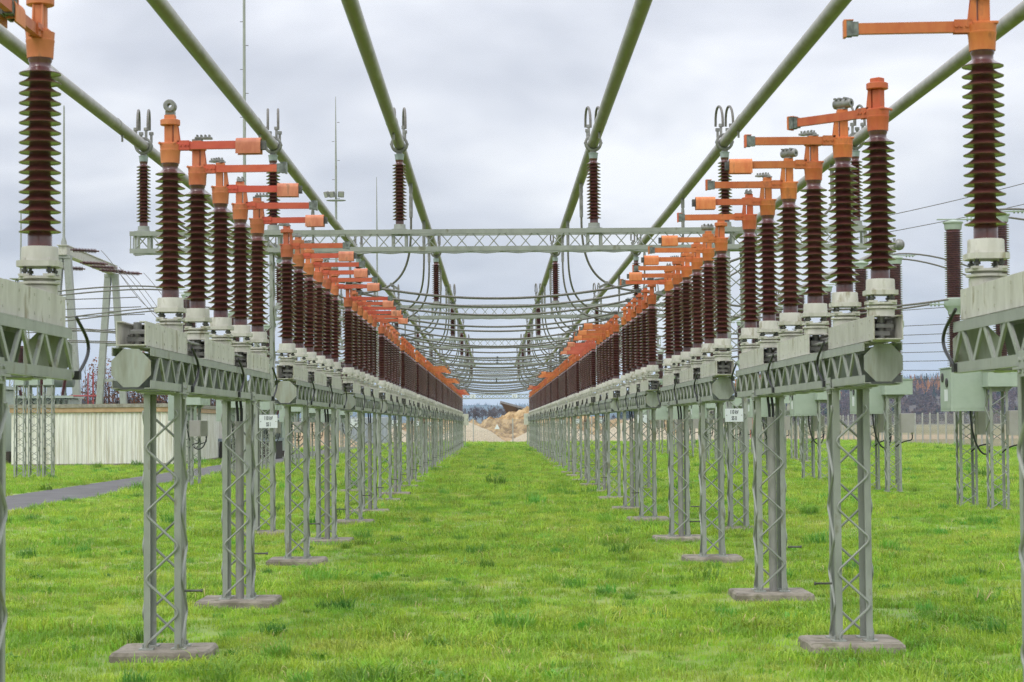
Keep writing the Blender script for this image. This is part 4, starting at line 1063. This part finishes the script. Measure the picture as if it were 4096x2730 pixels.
for x,y in TP:
    o=thing('bare_tree','bare grey-brown tree in the row beyond the far heaps, %s counted from the left'%ORD[tn],'tree',(x,y,0),random.random()*6,'bare trees beyond the heaps')
    q=random.uniform(.92,1.12); o.scale=(q*1.05,q*1.05,q*.97); obj('trunk',TK,o); obj('branches',TM[tn%3],o); tn+=1
def conifer(label,loc,h,wd):
    b=MB(); rr=random.Random(h)
    for i in range(11):
        z=h*(.08+.84*i/11); r=wd*(1-i/11.5)
        n=9; pts=[(r*rr.uniform(.7,1.1)*cos(2*pi*j/n+i),r*rr.uniform(.7,1.1)*sin(2*pi*j/n+i),z-h*.03) for j in range(n)]
        b.add(pts+[(0,0,z+h*.13)],[(j,(j+1)%n,n) for j in range(n)])
    o=thing('spruce_tree',label,'tree',loc); obj('crown',b.mesh('crown',CONIF),o); t=MB(); t.tube([(0,0,0),(0,0,h*.9)],[.2,.03],6); obj('trunk',t.mesh('trunk',BARK,60),o)
conifer('dark spruce at the left end of the bare trees',(-13.6,800,0),6.2,1.7)
def shrub(loc,h,wd,label,seed):
    b=MB(); rr=random.Random(seed)
    for i in range(90):
        a=rr.uniform(0,2*pi); d=wd*math.sqrt(rr.random()); hh=h*rr.uniform(.5,1.0)
        p=(d*cos(a),d*sin(a)*.5,0); q=(d*1.12*cos(a)+rr.uniform(-.2,.2),d*.6*sin(a),hh)
        b.tube([p,((p[0]+q[0])/2+rr.uniform(-.1,.1),(p[1]+q[1])/2,hh*.5),q],[.03,.02,.008],3,caps=False)
        for j in range(4):
            t=rr.uniform(.35,.9); s=(p[0]+(q[0]-p[0])*t,p[1]+(q[1]-p[1])*t,hh*t)
            b.tube([s,(s[0]+rr.uniform(-.35,.35),s[1]+rr.uniform(-.2,.2),s[2]+rr.uniform(.2,.7))],[.012,.005],3,caps=False)
    o=thing('shrub',label,'shrub',loc,group='leafless shrubs behind the white building'); obj('stems',b.mesh('stems',TWIG),o)
    vs,fs=leaf_crown(seed,(0,0,h*.55),(wd,wd*.5,h*.5),1600,.10); m=MB(); m.add(vs,fs); obj('leaves',m.mesh('leaves',REDLEAF),o)
for i,(x,y,h) in enumerate(((-27.5,140,6.6),(-25.2,141,7.2),(-23.2,140,6.4),(-21.2,141,6.9),(-19.2,142,6.0))):
    shrub((x,y,0),h,1.5,'tall thin russet shrub behind the white building, %s from the left'%ORD[i],40+i)

def hill(name,x0,x1,y0,y1,prof,m,label,n=90,mm=14,amp=2.0):
    from mathutils import noise
    vs=[];fs=[]
    for j in range(mm+1):
        v=j/mm; y=y0+(y1-y0)*v
        for i in range(n+1):
            x=x0+(x1-x0)*i/n; hgt=np.interp(x,[p[0] for p in prof],[p[1] for p in prof])
            sh=sin(min(1,v/.6)*pi/2)**1.4 if v<.6 else cos((v-.6)/.4*pi/2)**.8
            z=hgt*sh+noise.noise((x*.012,y*.012,3.1))*amp*sh
            vs.append((x,y,z-.5))
    for j in range(mm):
        for i in range(n): a=j*(n+1)+i; fs.append((a,a+1,a+n+2,a+n+1))
    me=bpy.data.meshes.new(name); me.from_pydata(vs,[],fs); me.materials.append(m); me.polygons.foreach_set('use_smooth',[True]*len(fs))
    o=struct(name,me,label); return o,prof
hill('hills',-900,1400,1050,2000,[(-900,20),(-500,24),(-250,16),(-90,3),(60,3),(180,13),(300,28),(420,36),(700,44),(1400,50)],HILLM,'wooded brown hillside')
hill('far_hills',-3200,3600,4200,6200,[(-3200,90),(-1500,70),(-500,58),(-200,54),(60,52),(250,53),(600,70),(1000,112),(1300,135),(1700,140),(3600,170)],BLUEH,'distant blue ridge',150,10,6)
# woods: clumps standing on the hill, one mass
LIB=bpy.data.collections.new('library')
def lib(name,b,m):
    o=bpy.data.objects.new(name,b.mesh(name,m)); LIBS.objects.link(o); return o
def blob(seed,h,wd,conic=False):
    b=MB(); rr=np.random.default_rng(seed); n=170
    P=rr.normal(size=(n,3)); P/=np.linalg.norm(P,axis=1)[:,None]; P*=rr.random((n,1))**.35
    for p in P:
        z=(p[2]*.5+.5); f=(1-z)*1.05 if conic else (sin(min(1,z*1.15+.12)*pi)**.5)
        c=np.array((p[0]*wd*f,p[1]*wd*f,h*(.06+.94*z))); a=rr.normal(size=3); a/=np.linalg.norm(a); q=np.cross(a,rr.normal(size=3)); q/=np.linalg.norm(q)
        s=wd*.22; b.add([c-a*s,c+q*s*.7,c+a*s,c-q*s*.7],[(0,1,2,3)])
    b.tube([(0,0,0),(0,0,h*.8)],[h*.02,h*.006],4); return b
def instancer(name,pts,rots,scl,idx,coll,kind='stuff'):
    me=bpy.data.meshes.new(name); me.vertices.add(len(pts)); me.vertices.foreach_set('co',np.asarray(pts,dtype=np.float32).ravel())
    for an,tp,dat in (('rot','FLOAT_VECTOR',rots),('scl','FLOAT',scl),('idx','INT',idx)):
        at=me.attributes.new(an,tp,'POINT'); at.data.foreach_set('vector' if tp=='FLOAT_VECTOR' else 'value',np.asarray(dat).ravel())
    o=bpy.data.objects.new(name,me); COL.objects.link(o)
    g=bpy.data.node_groups.new(name+' nodes','GeometryNodeTree')
    g.interface.new_socket('Geometry',in_out='INPUT',socket_type='NodeSocketGeometry'); g.interface.new_socket('Geometry',in_out='OUTPUT',socket_type='NodeSocketGeometry')
    gi=g.nodes.new('NodeGroupInput'); go=g.nodes.new('NodeGroupOutput'); ip=g.nodes.new('GeometryNodeInstanceOnPoints')
    ci=g.nodes.new('GeometryNodeCollectionInfo'); ci.inputs['Collection'].default_value=coll; ci.inputs['Separate Children'].default_value=True; ci.inputs['Reset Children'].default_value=True
    def na(nm,t):
        a=g.nodes.new('GeometryNodeInputNamedAttribute'); a.data_type=t; a.inputs['Name'].default_value=nm; return a.outputs['Attribute']
    g.links.new(gi.outputs[0],ip.inputs['Points']); g.links.new(ci.outputs[0],ip.inputs['Instance']); ip.inputs['Pick Instance'].default_value=True
    g.links.new(na('idx','INT'),ip.inputs['Instance Index']); g.links.new(na('rot','FLOAT_VECTOR'),ip.inputs['Rotation']); g.links.new(na('scl','FLOAT'),ip.inputs['Scale'])
    g.links.new(ip.outputs[0],go.inputs[0])
    md=o.modifiers.new('scatter','NODES'); md.node_group=g; o['kind']=kind; return o
LIBS=bpy.data.collections.new('wood library')
lib('a_wood',blob(1,13,4.2),WOODS); lib('b_wood',blob(2,11,4.6),WOODS); lib('c_wood',blob(3,14,3.6),WOODS); lib('d_spruce',blob(4,16,3.0,True),CONIF); lib('e_larch',blob(5,14,3.0,True),LARCH)
hprof=[(-900,20),(-500,24),(-250,16),(-90,3),(60,3),(180,13),(300,28),(420,36),(700,44),(1400,50)]
n=6500; X=rng.uniform(-600,760,n); V=rng.random(n)**.8*.62; keep=(X>95)|(X<-230); X=X[keep]; V=V[keep]; Y=1050+950*V
Hh=np.interp(X,[p[0] for p in hprof],[p[1] for p in hprof]); SH=np.sin(np.minimum(1,V/.6)*pi/2)**1.4
Z=Hh*SH-2.5
px=X/Y; typ=rng.integers(0,3,len(X)); sp=rng.random(len(X))
typ[(sp<.10)]=3; typ[(px>.185)&(px<.29)&(V>.36)&(rng.random(len(X))<.55)]=4; typ[(px>.1)&(V>.3)&(rng.random(len(X))<.05)]=4; typ[(px<.1)&(rng.random(len(X))<.6)]=3
rot=np.zeros((len(X),3)); rot[:,2]=rng.uniform(0,6.28,len(X))
o=instancer('woods',np.c_[X,Y,Z],rot,rng.uniform(.55,1.05,len(X)).astype(np.float32)*.8,typ.astype(np.int32),LIBS); o['label']='leafless woods with orange larches covering the right hillside'
n=2600; X=rng.uniform(-1800,2200,n); Y=rng.uniform(5100,5450,n); fp=[(-3200,90),(-1500,70),(-500,58),(-200,54),(60,52),(250,53),(600,70),(1000,112),(1300,135),(1700,140),(3600,170)]
Z=np.interp(X,[p[0] for p in fp],[p[1] for p in fp])-4
rot=np.zeros((n,3)); rot[:,2]=rng.uniform(0,6.28,n)
o=instancer('far_woods',np.c_[X,Y,Z],rot,rng.uniform(.25,.7,n).astype(np.float32),np.full(n,3,np.int32),LIBS); o['label']='spruce tops along the distant blue ridge'

# ------------------------------------------------------------------ grass
GR=bpy.data.collections.new('grass library')
def clump(seed,nb,rad,h0,h1,wd,lean):
    rr=np.random.default_rng(seed); b=MB(); vs=[];fs=[]
    for i in range(nb):
        a=rr.uniform(0,2*pi); d=rad*math.sqrt(rr.random()); x,y=d*cos(a),d*sin(a)
        h=rr.uniform(h0,h1); t=rr.uniform(0,2*pi); ln=rr.uniform(.2,1)*lean*h; ox,oy=cos(t),sin(t); w0=wd*rr.uniform(.7,1.3)
        sx,sy=-oy,ox; o=len(vs)
        vs += [(x-sx*w0,y-sy*w0,-.01),(x+sx*w0,y+sy*w0,-.01),
               (x+ox*ln*.35-sx*w0*.8,y+oy*ln*.35-sy*w0*.8,h*.6),(x+ox*ln*.35+sx*w0*.8,y+oy*ln*.35+sy*w0*.8,h*.6),
               (x+ox*ln,y+oy*ln,h*(.98-.25*lean*rr.random()))]
        fs += [(o,o+1,o+3,o+2),(o+2,o+3,o+4)]
    b.add(vs,fs); return b
LIBS=GR
for i in range(5): lib('a_clump%d'%i,clump(100+i,52,.17,.022,.078,.0034,1.3),GRASSB)
for i in range(2): lib('b_tall%d'%i,clump(120+i,40,.13,.05,.115,.0036,1.2),GRASSB)
for i in range(2): lib('c_tuft%d'%i,clump(130+i,95,.13,.08,.19,.004,1.35),TUFTB)
def zone(y0,y1,dens,sc,tall):
    n=int(dens*(y1-y0)*((.29*(y0+y1)/2)*2+8)); y=rng.uniform(y0,y1,n*2); hw=.29*y+4
    x=rng.uniform(-1,1,n*2)*(.29*y1+4); k=np.abs(x)<hw; x=x[k][:n]; y=y[k][:n]
    return x,y
lib('d_dry',clump(140,14,.15,.03,.09,.003,1.4),DRYB); lib('e_weed',clump(141,22,.09,.04,.08,.011,1.6),TUFTB)
PX=[];PY_=[];SC=[];ID=[]
for y0,y1,dens,sc in ((11.5,20,62,1.0),(20,32,44,1.05),(32,52,26,1.2),(52,85,12,1.5),(85,130,5.5,1.9),(130,195,2.6,2.4)):
    x,y=zone(y0,y1,dens,sc,0); PX.append(x);PY_.append(y);SC.append(rng.uniform(.75,1.3,len(x))*sc); 
    i=rng.choice([0,1,2,3,4,5,6],len(x),p=[.17,.17,.17,.17,.17,.075,.075]); ID.append(i)
    nt_=int(len(x)*(.008 if y0<52 else .005)); j=rng.integers(0,len(x),nt_); ID[-1][j]=rng.integers(7,9,nt_); j=rng.integers(0,len(x),int(len(x)*.06)); ID[-1][j]=9; j=rng.integers(0,len(x),int(len(x)*.02)); ID[-1][j]=10
X=np.concatenate(PX);Y=np.concatenate(PY_);S=np.concatenate(SC);ID=np.concatenate(ID)
def vnoise(x,y,s,seed):
    r=np.random.default_rng(seed); G=r.random((64,64)); u=(x/s)%63; v=(y/s)%63; i=u.astype(int); j=v.astype(int); fu=u-i; fv=v-j; fu=fu*fu*(3-2*fu); fv=fv*fv*(3-2*fv)
    return G[i,j]*(1-fu)*(1-fv)+G[i+1,j]*fu*(1-fv)+G[i,j+1]*(1-fu)*fv+G[i+1,j+1]*fu*fv
S*=.54+.66*vnoise(X+200,Y,1.9,5)*vnoise(X+200,Y,.5,6)*2
keep=(vnoise(X+100,Y,.7,11)>.10)|(rng.random(len(X))<.3); keep&=~((X>-12.95)&(X<-10.3)); keep&=(X<32.8)
for side,Xc in (('L',XL),('R',XR)):
    for k in range(-1,NBAY):
        for ly in LEGS[side]:
            cy=FRONT[side]+PITCH_Y*k+ly; keep&=~((np.abs(X-Xc)<.47)&(np.abs(Y-cy)<.52))
keep&=~((X>-22.6)&(X<-15)&(Y>92.8))
X,Y,S,ID=X[keep],Y[keep],S[keep],ID[keep]
rot=np.zeros((len(X),3)); rot[:,2]=rng.uniform(0,6.28,len(X)); rot[:,0]=rng.normal(0,.12,len(X)); rot[:,1]=rng.normal(0,.12,len(X))
o=instancer('grass',np.c_[X,Y,np.zeros(len(X))],rot,S.astype(np.float32),ID.astype(np.int32),GR); o['label']='bright green uneven lawn grass with darker tufts'
print('grass instances',len(X))

# ------------------------------------------------------------------ haze
HAZE=True
if HAZE:
    b=MB(); b.box(-4600,4600,-280,8600,-3,175); me=b.mesh('haze',None) if False else None
    me=bpy.data.meshes.new('haze'); me.from_pydata(b.v,[],b.f)
    hm=bpy.data.materials.new('pale even air'); hm.use_nodes=True; t=hm.node_tree; t.nodes.clear()
    ho=t.nodes.new('ShaderNodeOutputMaterial'); pv=t.nodes.new('ShaderNodeVolumePrincipled'); pv.inputs['Color'].default_value=(.52,.72,1.0,1); pv.inputs['Density'].default_value=.00012
    t.links.new(pv.outputs[0],ho.inputs['Volume']); me.materials.append(hm)
    o=bpy.data.objects.new('haze',me); COL.objects.link(o); o['kind']='stuff'; o['label']='thin blue haze over the far hills'
